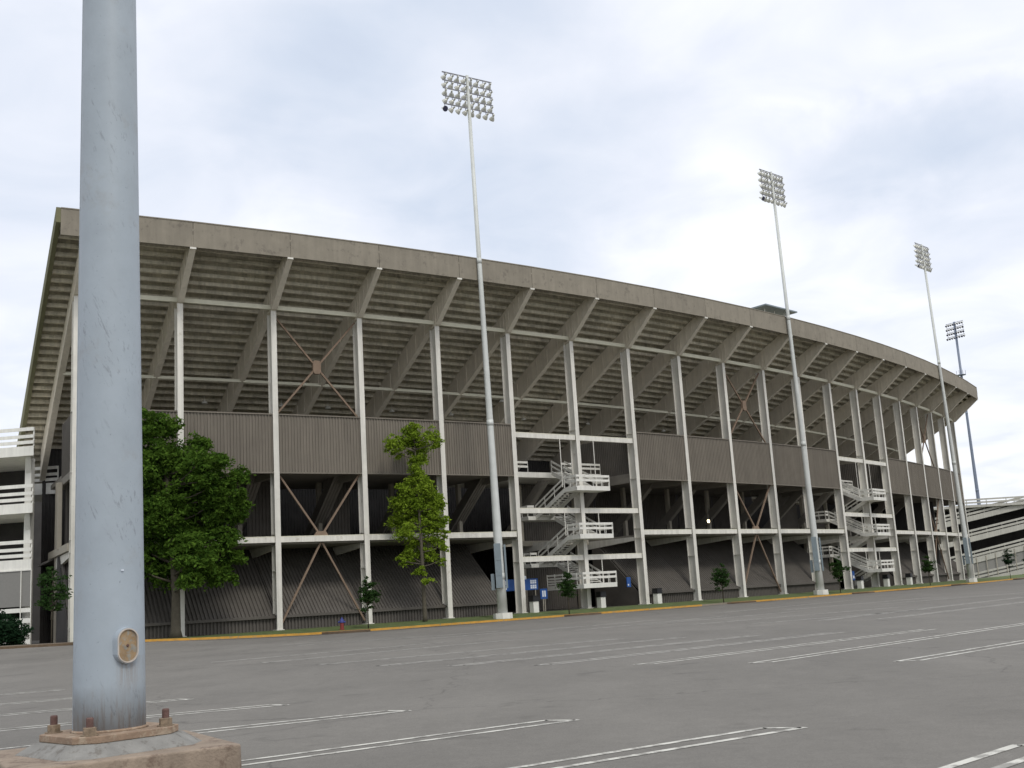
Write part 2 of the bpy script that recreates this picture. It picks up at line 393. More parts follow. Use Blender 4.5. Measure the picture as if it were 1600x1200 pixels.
# tree bed bulges along the kerb
def bed(k, halfw, name='tree_bed', out=1.5):
    mb = MB(); n = 14; A = []; B = []
    for i in range(n+1):
        t = i/n; s = (t*2-1)*halfw; u = KU+.1+out*math.sin(math.pi*t)**.5
        q = Q(k, u, 0, s); z = lot_z(q.x, q.y); A.append((q.x, q.y, z-.1)); B.append((q.x, q.y, z+.13))
    for s in (halfw, -halfw):
        q = Q(k, KU-.9, 0, s); z = lot_z(q.x, q.y); A.append((q.x, q.y, z-.1)); B.append((q.x, q.y, z+.15))
    mb.prism(A, B, 0); return tag(mb.build(name, M_dirt), kind='structure')
for k in (2.35, 5.15, 7.75, 10.6, 14.2, 18.6, 21.5): bed(k, 1.9)
bed(-.6, 4.0, out=1.4)

# parking stall stripes (paired lines with a pointed end)
M_paint = mat('worn_white_paint', (.52, .51, .46), .8, .16, 2.5, col2=(.27, .26, .235), c2thr=.53, bump=.2)
M_paint2 = mat('faded_white_paint', (.34, .33, .30), .85, .15, 2.0, col2=(.19, .18, .165), c2thr=.54)
near = [(0.02, 11.99, 3.11, 14.09), (-3.39, 13.8, 0.54, 16.41), (-5.32, 17.64, -2.05, 19.36), (-9.19, 20.18, -4.59, 22.07), (-10.75, 23.6, -7.26, 25.1), (-12.29, 26.98, -9.72, 28.13), (-14.09, 30.91, -12.63, 31.61), (-7.8, 16.75, -6.4, 17.7), (3.83, 10.42, 5.06, 11.62)]
far = [(7.45, 23.25, 12.62, 28.19), (4.94, 25.37, 16.68, 37.06), (2.57, 27.24, 12.48, 35.92), (0.21, 29.43, 10.05, 37.55), (-2.11, 31.53, 7.62, 38.9), (-4.41, 33.89, 5.43, 40.91), (-6.75, 36.96, 3.45, 43.01), (-9.47, 40.96, -0.65, 48.53), (-12.03, 44.14, -3.5, 50.96),
       (14.23, 46.72, 27.36, 60.46), (12.39, 49.1, 29.09, 67.51), (9.75, 50.19, 19.34, 55.73), (7.75, 54.22, 19.95, 62.41), (5.69, 58.22, 15.75, 66.55), (21.95, 71.68, 34.27, 79.46),
       (2.38, 56.24, 11.16, 65.59), (-1.08, 58.0, 7.26, 66.57), (-4.88, 57.28, 2.68, 62.99), (-8.63, 59.1, -1.52, 63.38), (-12.17, 58.78, -5.96, 62.03), (-16.05, 61.17, -9.88, 62.9), (12.24, 74.28, 25.23, 89.54), (16.12, 71.41, 28.49, 81.81)]
def stripe(mb, a, b, w):
    d = (b-a).normalized(); s = Vector((-d.y, d.x))*w/2
    n = max(1, int((b-a).length/2)); 
    for i in range(n):
        p = a+(b-a)*i/n; q = a+(b-a)*(i+1)/n
        mb.quad([(v.x, v.y, lot_z(v.x, v.y)+.005) for v in (p-s, q-s, q+s, p+s)])
def pairs(lst, mm, tip_at_end, wd_, gap, ext=0):
    mb = MB()
    for x0, y0, x1, y1 in lst:
        a, b = Vector((x0, y0)), Vector((x1, y1)); d = (b-a).normalized(); s = Vector((-d.y, d.x))
        if tip_at_end:
            a = a-d*ext; tip = b
            l1 = (a+s*gap/2, b-d*.28+s*gap/2); l2 = (a-s*gap/2, b-d*.02-s*gap/2)
        else:
            l1 = (a+d*.02+s*gap/2, b+s*gap/2); l2 = (a+d*.28-s*gap/2, b-s*gap/2)
        stripe(mb, *l1, wd_); stripe(mb, *l2, wd_)
        if tip_at_end: stripe(mb, l1[1]+s*0-d*.02, l2[1]-d*.06, wd_*.9)
        else: stripe(mb, l1[0]+d*.05, l2[0], wd_*.9)
    return mb
o = pairs(near, M_paint, True, .11, .40, ext=1.5).build('parking_stripes', M_paint, fix=False); tag(o, kind='structure')
o = pairs(far[:3], M_paint, False, .115, .40).build('parking_stripes', M_paint, fix=False); tag(o, kind='structure')
o = pairs(far[3:], M_paint2, False, .2, .42).build('faded_parking_stripes', M_paint2, fix=False); tag(o, kind='structure')

# ---------------------------------------------------------------- grandstand
ST = empty('stadium_grandstand', (20, 115, 0), 'long curved concrete and steel grandstand with cream columns and stepped seating underside', 'stadium')
def part(mb, name, m, **k): return mb.build(name, m, ST, **k)
CH = {5: 0, 13: 0}
def ibeam_col(i, u0, z0, z1, fw, dep, name, m):
    mb = MB(); F = RF(i)
    mb.box(F, (-fw/2, u0-.05, z0), (fw/2, u0, z1)); mb.box(F, (-fw/2, u0-dep, z0), (fw/2, u0-dep+.05, z1))
    mb.box(F, (-.035, u0-dep+.05, z0), (.035, u0-.05, z1))
    for z in (4.4, 6.3, 7.2, 12, 16.4):
        if z0 < z < z1: mb.box(F, (-fw/2+.01, u0-dep+.052, z), (fw/2-.01, u0-.052, z+.05))
    if z0 < .1: mb.box(F, (-fw/2-.1, u0-dep-.1, -.05), (fw/2+.1, u0+.1, .05))
    return part(mb, name, m, origin=Q(i, u0-dep/2, z0))
for i in range(20):
    ibeam_col(i, 0, 0, 24.95, .44, .92, 'column', M_col)
# rakers: plate girders with stiffeners
def zu(u): return 27.0+.53*u
LOW = [(3.95, 28.10), (0.25, 25.02), (-.95, 24.75), (-6, 21.85), (-11.4, 18.8), (-20, 13.75)]
def lowz(u):
    for (a, za), (b, zb) in zip(LOW, LOW[1:]):
        if b <= u <= a: return za+(zb-za)*(a-u)/(a-b)
    return LOW[-1][1]
for i in range(20):
    mb = MB(); F = RF(i)
    US_ = [3.95, 2.4, .25, -.95, -3.5, -6, -8.5, -11.4, -15, -20]
    lo = [(u, lowz(u)) for u in US_]; hi = [(u, max(zu(u), lowz(u)+.06)) for u in US_]
    for j in range(len(US_)-1):
        (a, za), (b, zb) = lo[j], lo[j+1]; (c, zc_), (d, zd) = hi[j], hi[j+1]
        mb.box8([F(-.17, a, za), F(.17, a, za), F(.17, b, zb), F(-.17, b, zb), F(-.17, c, zc_), F(.17, c, zc_), F(.17, d, zd), F(-.17, d, zd)])
        mb.box8([F(-.23, a, za-.05), F(.23, a, za-.05), F(.23, b, zb-.05), F(-.23, b, zb-.05), F(-.23, a, za+.01), F(.23, a, za+.01), F(.23, b, zb+.01), F(-.23, b, zb+.01)])
    for u in (2.9, 2.1, 1.35, .5, .1, -.3, -.8, -1.8, -3.4, -5, -6.6, -8.2, -9.8, -11.4, -13, -14.6):
        mb.box(F, (-.215, u-.03, lowz(u)+.02), (.215, u+.03, zu(u)-.35))
    r = part(mb, 'raker_beam', M_raker, origin=Q(i, 0, 25))
    mb = MB(); mb.box(F, (-.23, 3.95, 28.0), (.23, 4.03, 28.14)); mb.build('end_plate', M_col, r, origin=Q(i, 3.95, 28.1))
# seating deck: stepped precast units, one run per bay
PITCH = .80; RISE = PITCH*.53
def deck_profile():
    top = []; u = 4.0; z = zu(u)+.30
    pts = []
    k = 0
    while u > -27:
        pts.append((u, z)); pts.append((u-PITCH, z)); u -= PITCH; z -= RISE
        pts.append((u, z)) if False else None
    return pts
UO = 4.0
def deck_bay(k0, k1, name='seating_deck'):
    mb = MB(); u = UO; z = zu(u)+.42
    while u > -27:
        un = u-PITCH; zn = z-RISE
        # tread slab, riser hanging to the next tread, lip added to shade it
        for (ua, ub, za, zb) in ((u, un+.0, z-.13, z), (un+.11, un-.0, zn-.13-.21, z-.13), (un+.29, un+.11, zn-.34, zn-.06)):
            mb.box8([Q(k0, ua, za), Q(k1, ua, za), Q(k1, ub, za), Q(k0, ub, za), Q(k0, ua, zb), Q(k1, ua, zb), Q(k1, ub, zb), Q(k0, ub, zb)])
        u, z = un, zn
    return part(mb, name, M_deck, origin=Q((k0+k1)/2, 0, 27))
KL, KR = -.225, 19.06
edges = [KL]+list(range(0, 20))+[KR]
# keep tiny deck overhangs in the neighbouring bay piece
for i in range(NB):
    k0 = KL if i == 0 else i; k1 = KR if i == NB-1 else i+1
    deck_bay(k0, k1)
# fascia panels
for i in range(NB):
    k0 = KL if i == 0 else i+.0025; k1 = KR if i == NB-1 else i+.9975
    mb = MB()
    for (ua, ub, za, zb) in ((4.02, 3.80, 28.14, 30.06), (4.06, 3.70, 30.06, 30.14)):
        mb.box8([Q(k0, ua, za), Q(k1, ua, za), Q(k1, ub, za), Q(k0, ub, za), Q(k0, ua, zb), Q(k1, ua, zb), Q(k1, ub, zb), Q(k0, ub, zb)])
    o = part(mb, 'fascia_panel', M_fascia, origin=Q(i+.5, 4, 29))
# end parapets following the rake
M_endp = mat('end_parapet_olive', (.16, .155, .09), .9, .1, 1)
for k, s0, s1 in ((KL, -.32, -.01), (KR, .01, .2)):
    mb = MB(); F = RF(k)
    a, b = 4.02, -27
    mb.box8([F(s0, a, zu(a)-.1), F(s1, a, zu(a)-.1), F(s1, b, zu(b)-.2), F(s0, b, zu(b)-.2), F(s0, a, 30.12), F(s1, a, 30.12), F(s1, b, zu(b)+1.3), F(s0, b, zu(b)+1.3)])
    part(mb, 'end_parapet', M_endp, origin=Q(k, 0, 27))
# purlins / struts between columns and rakers
for i in range(NB):
    mb = MB(); a, b = Q(i+.01, -.25, 25.2), Q(i+.99, -.25, 25.2); mb.bar(a, b, .26, .34); part(mb, 'top_strut', M_beamtop, origin=Q(i+.5, -.25, 25.2))
    mb = MB(); a, b = Q(i+.01, -8, 20.75), Q(i+.99, -8, 20.75); mb.bar(a, b, .2, .24); part(mb, 'inner_strut', M_beamtop, origin=Q(i+.5, -8, 20.75))
# horizontal beams
def hbeam(k0, k1, z, u=-.28, h=.47, wdt=.34, name='floor_beam'):
    mb = MB(); a, b = Q(k0, u, z), Q(k1, u, z); d = (b-a).normalized(); up = Vector((0, 0, 1))
    mb.bar(a, b, .12, h-.1); mb.bar(a+up*(h/2-.03), b+up*(h/2-.03), wdt, .06, mi=1); mb.bar(a-up*(h/2-.03), b-up*(h/2-.03), wdt, .06)
    mb.bar(a-up*0+d.cross(up)*0, b, .02, .02)
    # outer face plate
    n = Vector((d.y, -d.x, 0)); mb.bar(a+n*(wdt/2-.02), b+n*(wdt/2-.02), .03, h-.122)
    return part(mb, name, [M_col, M_beamtop], origin=(a+b)/2)
e_ = .03
STAIR = (5, 6, 12, 13)
for i in range(NB):
    if i in STAIR:
        for z in (4.6, 8.88, 15.68): hbeam(i+e_, i+1-e_, z)
    else: hbeam(i+e_, i+1-e_, 6.82)
# cladding: corrugated
def corr(P00, P10, P01, P11, pitch, depth, nrm_, mb, thick=.02):
    """corrugated sheet between bottom edge P00-P10 and top edge P01-P11"""
    w_ = (P10-P00).length; n = max(2, round(w_/pitch)); t = []
    for j in range(n):
        for f, d in ((0, 0), (.28, 0), (.42, depth), (.86, depth)): t.append(((j+f)/n, d))
    t.append((1, 0)); last = None
    for f, d in t:
        a = P00+(P10-P00)*f+nrm_*d; b = P01+(P11-P01)*f+nrm_*d
        if last: mb.quad([last[0], a, b, last[1]])
        last = (a, b)
def nrmk(k):
    _, n = pn(k); return Vector((n[0], n[1], 0)).normalized()
def panel(k0, k1, u, z0, z1):
    mb = MB(); corr(Q(k0, u, z0), Q(k1, u, z0), Q(k0, u, z1), Q(k1, u, z1), .25, .07, -nrmk((k0+k1)/2), mb)
    o = part(mb, 'parapet_cladding', M_panel, fix=False, origin=Q((k0+k1)/2, u, z0))
    m2 = MB(); a, b = Q(k0, u-.02, z1+.05), Q(k1, u-.02, z1+.05); m2.bar(a, b, .16, .1); m2.bar(a+Vector((0, 0, -(z1-z0)-.1)), b+Vector((0, 0, -(z1-z0)-.1)), .16, .1)
    m2.quad([Q(k0, u-.16, z0), Q(k1, u-.16, z0), Q(k1, u-.16, z1), Q(k0, u-.16, z1)])
    m2.build('cap_flashing', M_panel, o, origin=(a+b)/2, fix=False)
for i in range(NB):
    if i not in STAIR: panel(i+.008, i+.992, -.09, 12.0, 16.5)
def radial_panel(k, u0, u1, z0, z1, side):
    mb = MB(); _, n = pn(k); t = Vector((-n[1], n[0], 0)).normalized()*side
    corr(Q(k, u0, z0), Q(k, u1, z0), Q(k, u0, z1), Q(k, u1, z1), .25, .07, t, mb)
    part(mb, 'return_cladding', M_wall, fix=False, origin=Q(k, u0, z0))
radial_panel(0, -.1, -6.8, 11.95, 16.45, -1)
radial_panel(7.01, -.95, -8, 12.0, 16.4, -1); radial_panel(14.01, -.95, -8, 12.0, 16.4, -1)
radial_panel(4.99, -.95, -8, 12.0, 16.4, 1); radial_panel(11.99, -.95, -8, 12.0, 16.4, 1)
# upper concourse floor and main floor slabs
def slab(k0, k1, u0, u1, z0, z1, name, m):
    mb = MB(); k = k0
    while k < k1-1e-6:
        k2 = min(math.floor(k+1+1e-6), k1)
        mb.box8([Q(k, u0, z0), Q(k2, u0, z0), Q(k2, u1, z0), Q(k, u1, z0), Q(k, u0, z1), Q(k2, u0, z1), Q(k2, u1, z1), Q(k, u1, z1)]); k = k2
    return part(mb, name, m, origin=Q((k0+k1)/2, u0, z1))
slab(0, 5, -.3, -14, 12.25, 12.6, 'upper_floor', M_inner); slab(7, 12, -.3, -14, 12.25, 12.6, 'upper_floor', M_inner); slab(14, 19, -.3, -14, 12.25, 12.6, 'upper_floor', M_inner)
slab(5, 7, -5, -14, 12.5, 13.0, 'upper_landing', M_white); slab(12, 14, -5, -14, 12.5, 13.0, 'upper_landing', M_white)
slab(0, 5, -.5, -22, 6.45, 6.62, 'main_floor', M_inner); slab(7, 12, -.5, -22, 6.45, 6.62, 'main_floor', M_inner); slab(14, 19, -.5, -22, 6.45, 6.62, 'main_floor', M_inner)
slab(5, 7, -7.5, -22, 6.45, 6.62, 'main_floor', M_inner); slab(12, 14, -7.5, -22, 6.45, 6.62, 'main_floor', M_inner)
# radial floor beams
for i in range(20):
    F = RF(i); mb = MB(); 
    for (a, b, z1, za, zb) in ((-.93, -9, 6.44, 6.1, 5.55),):
        mb.box8([F(-.12, a, za), F(.12, a, za), F(.12, b, zb), F(-.12, b, zb), F(-.12, a, z1), F(.12, a, z1), F(.12, b, z1), F(-.12, b, z1)])
    part(mb, 'cantilever_beam', M_col, origin=Q(i, -1, 6.4))
    if i not in (6, 13):
        mb = MB(); mb.box(F, (-.1, -8, 11.7), (.1, -.93, 12.24)); part(mb, 'ceiling_beam', M_inner, origin=Q(i, -1, 12))
# sloping corrugated wall under the main floor
def slant(k0, k1):
    mb = MB(); p, n = pn((k0+k1)/2); nv = Vector((n[0], n[1], 0)).normalized()
    a0, a1, b0, b1 = Q(k0, -.75, 1.0), Q(k1, -.75, 1.0), Q(k0, -6.6, 6.44), Q(k1, -6.6, 6.44)
    up = (b0-a0).normalized(); nn = nv*up.z + Vector((0, 0, 1))*(-(up.dot(nv))) ; nn = (nv - up*nv.dot(up)).normalized()
    corr(a0, a1, b0, b1, .30, .09, nn, mb)
    o = part(mb, 'sloping_wall', M_wall, fix=False, origin=Q(k0, -1, 1))
    m2 = MB(); a, b = Q(k0, -.66, 1.0), Q(k1, -.66, 1.0); m2.bar(a, b, .30, .20); m2.build('wall_ledge', M_wall, o, origin=(a+b)/2)
    m3 = MB(); corr(Q(k0, -.85, -.02), Q(k1, -.85, -.02), Q(k0, -.85, .9), Q(k1, -.85, .9), .27, .10, nv, m3); m3.build('wall_base', M_wall, o, fix=False, origin=Q(k0, -.85, 0))
    # cheeks closing the ends
for i in range(NB):
    if i in STAIR: continue
    k0, k1 = i+.005, i+.995
    if i == 0: k0 = -.02
    if i in (4, 11): k1 = i+.80
    slant(k0, k1)
def cheek(k, m=M_wall):
    mb = MB(); mb.prism([Q(k, -.9, 0), Q(k, -7, 0), Q(k, -7, 6.4), Q(k, -6.6, 6.4), Q(k, -.9, 1.0)], [Q(k, -.9, 0, .1), Q(k, -7, 0, .1), Q(k, -7, 6.4, .1), Q(k, -6.6, 6.4, .1), Q(k, -.9, 1.0, .1)])
    part(mb, 'end_cheek', m, origin=Q(k, -1, 0))
cheek(7.004-.02); cheek(14.004-.02); cheek(4.80); cheek(11.80); cheek(-.035, M_dark)
# inner columns, inclined inner rakers, dark inner walls
for i in range(20):
    F = RF(i)
    mb = MB(); mb.box(F, (-.18, -9.4, 0), (.18, -9.0, 12.24), 0); part(mb, 'inner_column', M_post, origin=Q(i, -9.2, 0))
    if i == 0: continue
    mb = MB()
    wd2 = .55 if i < 6 else .28
    prof = [(-4.6, 12.24), (-5.9, 12.24), (-13.0, 6.63), (-11.6, 6.63)]
    nr = 4 if i < 6 else 1
    s0 = -wd2
    for r_ in range(nr):
        a = s0+2*wd2*r_/nr+.0; b = a+2*wd2/nr*(.62 if nr > 1 else 1)
        mb.prism([F(a, u, z) for u, z in prof], [F(b, u, z) for u, z in prof])
    if nr > 1: mb.prism([F(-wd2, u-.12, z-.02 if z > 10 else z+.01) for u, z in prof], [F(wd2, u-.12, z-.02 if z > 10 else z+.01) for u, z in prof])
    part(mb, 'inner_raker', M_inner, origin=Q(i, -8, 9))
def innerwall(k0, k1, u, z0, z1, name='concourse_wall', m=None):
    mb = MB(); corr(Q(k0, u, z0), Q(k1, u, z0), Q(k0, u, z1), Q(k1, u, z1), .3, .06, nrmk((k0+k1)/2), mb); part(mb, name, m or M_dark, fix=False, origin=Q(k0, u, z0))
for i in range(0, 5): innerwall(i+.06, i+.36, -8.5, 6.63, 12.2, m=M_wall)
for i in range(7, 12): innerwall(i+.02, i+.98, -13.5, 6.63, 12.2, m=M_wall)
innerwall(6.1, 6.98, -9.6, 0, 12.4, m=M_wall); innerwall(13.1, 13.98, -9.6, 0, 16, m=M_wall); innerwall(12.0, 12.9, -9.6, 6.7, 16, m=M_wall)
for i in range(0, 19): innerwall(i, i+1, -20, -.02, 17.0 if i < 14 else 12.8)  # added dark backdrop so no sky shows through the openings
mb = MB(); mb.box8([Q(17.3, -2, 0), Q(17.33, -2, 0), Q(17.33, -20, 0), Q(17.3, -20, 0), Q(17.3, -2, 15.5), Q(17.33, -2, 15.5), Q(17.33, -20, 15.5), Q(17.3, -20, 15.5)]); part(mb, 'sky_block_wall', M_dark, origin=Q(17.3, -8, 6))  # added dark sheet blocking sky seen through the stair bays
# added dark wall behind, keeping the sky out of the left end
mb = MB(); F = lambda x, y, z: Vector((x, y, z))
mb.box(F, (-75, 118, -.1), (-44, 120, 17.2)); part(mb, 'left_sky_blocker', M_dark, origin=(-60, 118, 0))
# end frame at the left: return floor beam and post
mb = MB(); a, b = Q(0, -.95, 6.75, -.25), Q(0, -12, 6.75, -.25); mb.bar(a, b, .16, .55); part(mb, 'return_beam', M_post, origin=a)
mb = MB(); mb.box(RF(0), (-.42, -6.1, 6.9), (-.12, -5.75, 11.9)); part(mb, 'end_post', M_post, origin=Q(0, -6, 6.9))
# stair-bay setback beams
for k0 in (5, 12):
    mb = MB(); a, b = Q(k0+.03, -7.4, 6.4), Q(k0+1.97, -7.4, 6.4); mb.bar(a, b, .25, .5); part(mb, 'setback_beam', M_post, origin=a)
# cross braces
def brace(i, thick=.14):
    u = -.5; zt, zb = 24.6, 16.6; zm = (zt+zb)/2; k = .045; m_ = Q(i+.5, u, zm)
    br = MB(); br.prism([Q(i+.5-k, u+.14, zm-.35), Q(i+.5-k*.6, u+.14, zm-.55), Q(i+.5+k*.6, u+.14, zm-.55), Q(i+.5+k, u+.14, zm-.35), Q(i+.5+k, u+.14, zm+.35), Q(i+.5+k*.6, u+.14, zm+.55), Q(i+.5-k*.6, u+.14, zm+.55), Q(i+.5-k, u+.14, zm+.35)],
        [Q(i+.5-k, u-.14, zm-.35), Q(i+.5-k*.6, u-.14, zm-.55), Q(i+.5+k*.6, u-.14, zm-.55), Q(i+.5+k, u-.14, zm-.35), Q(i+.5+k, u-.14, zm+.35), Q(i+.5+k*.6, u-.14, zm+.55), Q(i+.5-k*.6, u-.14, zm+.55), Q(i+.5-k, u-.14, zm+.35)])
    br = part(br, 'cross_brace', M_rust, origin=m_)
    for p in (Q(i+.03, u, zt), Q(i+.97, u, zb), Q(i+.97, u, zt), Q(i+.03, u, zb)):
        mb = MB(); mb.bar(p, m_, thick, thick); mb.build('brace_bar', M_rust, br, origin=p)
    c = Q(i+.5, u, 7.2); mb = MB(); mb.prism([Q(i+.42, u+.1, 7.06), Q(i+.58, u+.1, 7.06), Q(i+.55, u+.1, 7.4), Q(i+.45, u+.1, 7.4)], [Q(i+.42, u-.1, 7.06), Q(i+.58, u-.1, 7.06), Q(i+.55, u-.1, 7.4), Q(i+.45, u-.1, 7.4)])
    br = part(mb, 'cross_brace', M_rust, origin=c)
    for (p, q) in ((Q(i+.03, u, 12.0), Q(i+.49, u, 7.1)), (Q(i+.97, u, 12.0), Q(i+.51, u, 7.1)), (Q(i+.03, u, .3), Q(i+.49, u, 6.5)), (Q(i+.97, u, .3), Q(i+.51, u, 6.5))):
        mb = MB(); mb.bar(p, q, thick, thick); mb.build('brace_bar', M_rust, br, origin=p)
brace(2); brace(9); brace(16)
# little dome lamps hung under the upper deck
for k in (1.75, 2.75, 3.4, 4.35, 5.3, 5.95, 6.05, 6.6, 7.9, 8.3, 9.0, 9.7, 11.2):
    u = -12.9 if k not in (5.95, 6.05) else -10.6
    mb = MB(); c = Q(k, u, zu(u)-.55); mb.tube([c+Vector((0, 0, h)) for h in (.0, .12, .22, .27)], [.26, .24, .15, .05], 10)
    mb.tube([c+Vector((0, 0, .27)), Q(k, u, zu(u)+.1)], [.02, .02], 5)
    part(mb, 'dome_lamp', M_dome, origin=c, smooth=False)
M_glow = bpy.data.materials.new('lit_lamp_glass'); M_glow.use_nodes = True
bs = M_glow.node_tree.nodes['Principled BSDF']; bs.inputs['Emission Color'].default_value = (1, .80, .45, 1); bs.inputs['Emission Strength'].default_value = 6; bs.inputs['Base Color'].default_value = (.8, .7, .5, 1)
for k, u, z in ((8.76, -2.5, 8.05), (11.92+.35, -1.5, 7.6)):
    mb = MB(); c = Q(k, u, z); mb.tube([c+Vector((0, 0, h)) for h in (-.12, .02, .14, .2)], [.07, .14, .12, .04], 10)
    o = part(mb, 'lit_lamp', M_glow, origin=c); o['label'] = 'small warm lit lamp under the main floor'
    mb = MB(); mb.tube([c+Vector((0, 0, .2)), Q(k, u, 12.2)], [.02, .02], 5); mb.build('hanger', M_inner, o, origin=c)

# stair towers
def stair(i, s0, s1, downside):
    F = RF(i); sm = (s0+s1)/2
    T = MB(); 
    root = None
    def boards(A, B, posts=3, zs=(.52, .92), h=.2, fasc=True, par=None, n_out=None):
        """railing along A->B (points at floor level)"""
        mb = MB(); A, B = Vector(A), Vector(B)
        for z in zs: mb.bar(A+Vector((0, 0, z)), B+Vector((0, 0, z)), .05, h)
        for j in range(posts+1):
            p = A+(B-A)*(j/posts if posts else 0); mb.bar(p+Vector((0, 0, -.1)), p+Vector((0, 0, 1.03)), .07, .05)
        return mb
    lv = (2.2, 6.6, 10.95)
    st = MB(); st.box(F, (s0, -.15, lv[0]-.4), (s1, 1.6, lv[0]))
    root = part(st, 'stair_landing', M_white, origin=F(sm, 1, lv[0]))
    for li, z in enumerate(lv):
        if li:
            mb = MB(); mb.box(F, (s0, -.15, z-.4), (s1, 1.6, z)); root = part(mb, 'stair_landing', M_white, origin=F(sm, 1, z))
        for A, B, n_ in ((F(s0, 1.57, z), F(s1, 1.57, z), 4), (F(s0+.03, 1.5, z), F(s0+.03, -.1, z), 2), (F(s1-.03, 1.5, z), F(s1-.03, -.1, z), 2)):
            boards(A, B, n_).build('railing', M_white, root, origin=A)
        # flights: one down inward, one up inward
        for (a, b, dz) in (((s0, sm-.28, -2.15) if downside == 'L' else (s0, sm-.28, 2.15)), ((sm+.28, s1, 2.15) if downside == 'L' else (sm+.28, s1, -2.15))):
            if li == 0 and dz < 0 and downside == 'L':
                # lowest: level side platform screened by a mesh fence
                mb = MB(); mb.box(F, (a, -3.4, z-.4), (b, -.15, z)); fl = part(mb, 'stair_platform', M_white, origin=F(a, -1, z))
                boards(F(a+.03, -.15, z), F(a+.03, -3.4, z), 3, zs=(.15, .38, .62, .92), h=.14).build('railing', M_white, fl, origin=F(a, -1, z)); continue
            run = 4.3
            u1, z1 = -.15-run, z+dz
            if z1 < 0: z1 = 0.0
            fl = MB()
            for s in (a+.04, b-.04):
                p, q = F(s, -.15, z-.22), F(s, u1, z1-.22); fl.bar(p, q, .07, .36)
            ns = 12
            for j in range(ns):
                t = (j+.5)/ns; fl.box(F, (a+.08, -.15-run*(j+1)/ns, z+(z1-z)*t-.12), (b-.08, -.15-run*j/ns, z+(z1-z)*t-.06))
            fo = part(fl, 'stair_flight', M_white, origin=F((a+b)/2, -2, z))
            for s in (a+.03, b-.03):
                mb = MB(); A, B = F(s, -.15, z), F(s, u1, z1)
                for zz in (.45, .9): mb.bar(A+Vector((0, 0, zz)), B+Vector((0, 0, zz)), .05, .16)
                for j in range(4):
                    p = A+(B-A)*(j/3); mb.bar(p+Vector((0, 0, -.2)), p+Vector((0, 0, 1.0)), .06, .05)
                mb.build('railing', M_white, fo, origin=A)
            if dz > 0 or True:
                if z1 > .5 and (dz > 0) and z1 < 12:
                    mb = MB(); mb.box(F, (s0-.9, u1-1.9, z1-.35), (s1, u1, z1)); il = part(mb, 'inner_landing', M_white, origin=F(sm, u1, z1))
                    boards(F(s0-.9, u1-.05, z1), F(s0-.15, u1-.05, z1), 1).build('railing', M_white, il, origin=F(s0, u1, z1))
                    boards(F(s0-.87, u1-.1, z1), F(s0-.87, u1-1.8, z1), 2).build('railing', M_white, il, origin=F(s0, u1-1, z1))
    # hanger rods
    for s in (s0-.2, s1-.1):
        for za, zb in ((15.45, 11.0), (8.65, 6.6), (4.4, 2.2)):
            mb = MB(); mb.tube([F(s, -.12, za), F(s, -.12, zb)], [.045, .045], 6); part(mb, 'hanger_rod', M_col, origin=F(s, -.12, za))
    # upper deck railing
    for a, b in ((-7.2, s0-.1), (s1+.1, 7.3)):
        mb = boards(F(a, -5.05, 13.0), F(b, -5.05, 13.0), 4); part(mb, 'deck_railing', M_white, origin=F(a, -5, 13))
stair(6, -2.0, 2.1, 'L'); stair(13, -2.5, 1.5, 'R')
# roofed camera platform on the rim
PL = empty('rim_shelter', Q(9.75, 2.5, 29.5), 'small flat dark roof on thin posts above the grandstand rim', 'shelter')
mb = MB(); mb.prism([Q(9.38, 4.2, 30.85), Q(10.2, 4.2, 30.85), Q(10.2, -1.6, 30.7), Q(9.38, -1.6, 30.7)], [Q(9.38, 4.2, 31.0), Q(10.2, 4.2, 31.0), Q(10.2, -1.6, 30.85), Q(9.38, -1.6, 30.85)]); mb.build('roof', M_cab, PL, origin=Q(9.8, 2, 31.2))
for k, u in ((9.5, 3.4), (9.75, 3.4), (10.0, 3.4), (9.5, -1), (10.0, -1)):
    mb = MB(); mb.tube([Q(k, u, 28.4), Q(k, u, 30.75)], [.05, .05], 6); mb.build('post', M_col, PL, origin=Q(k, u, 29))

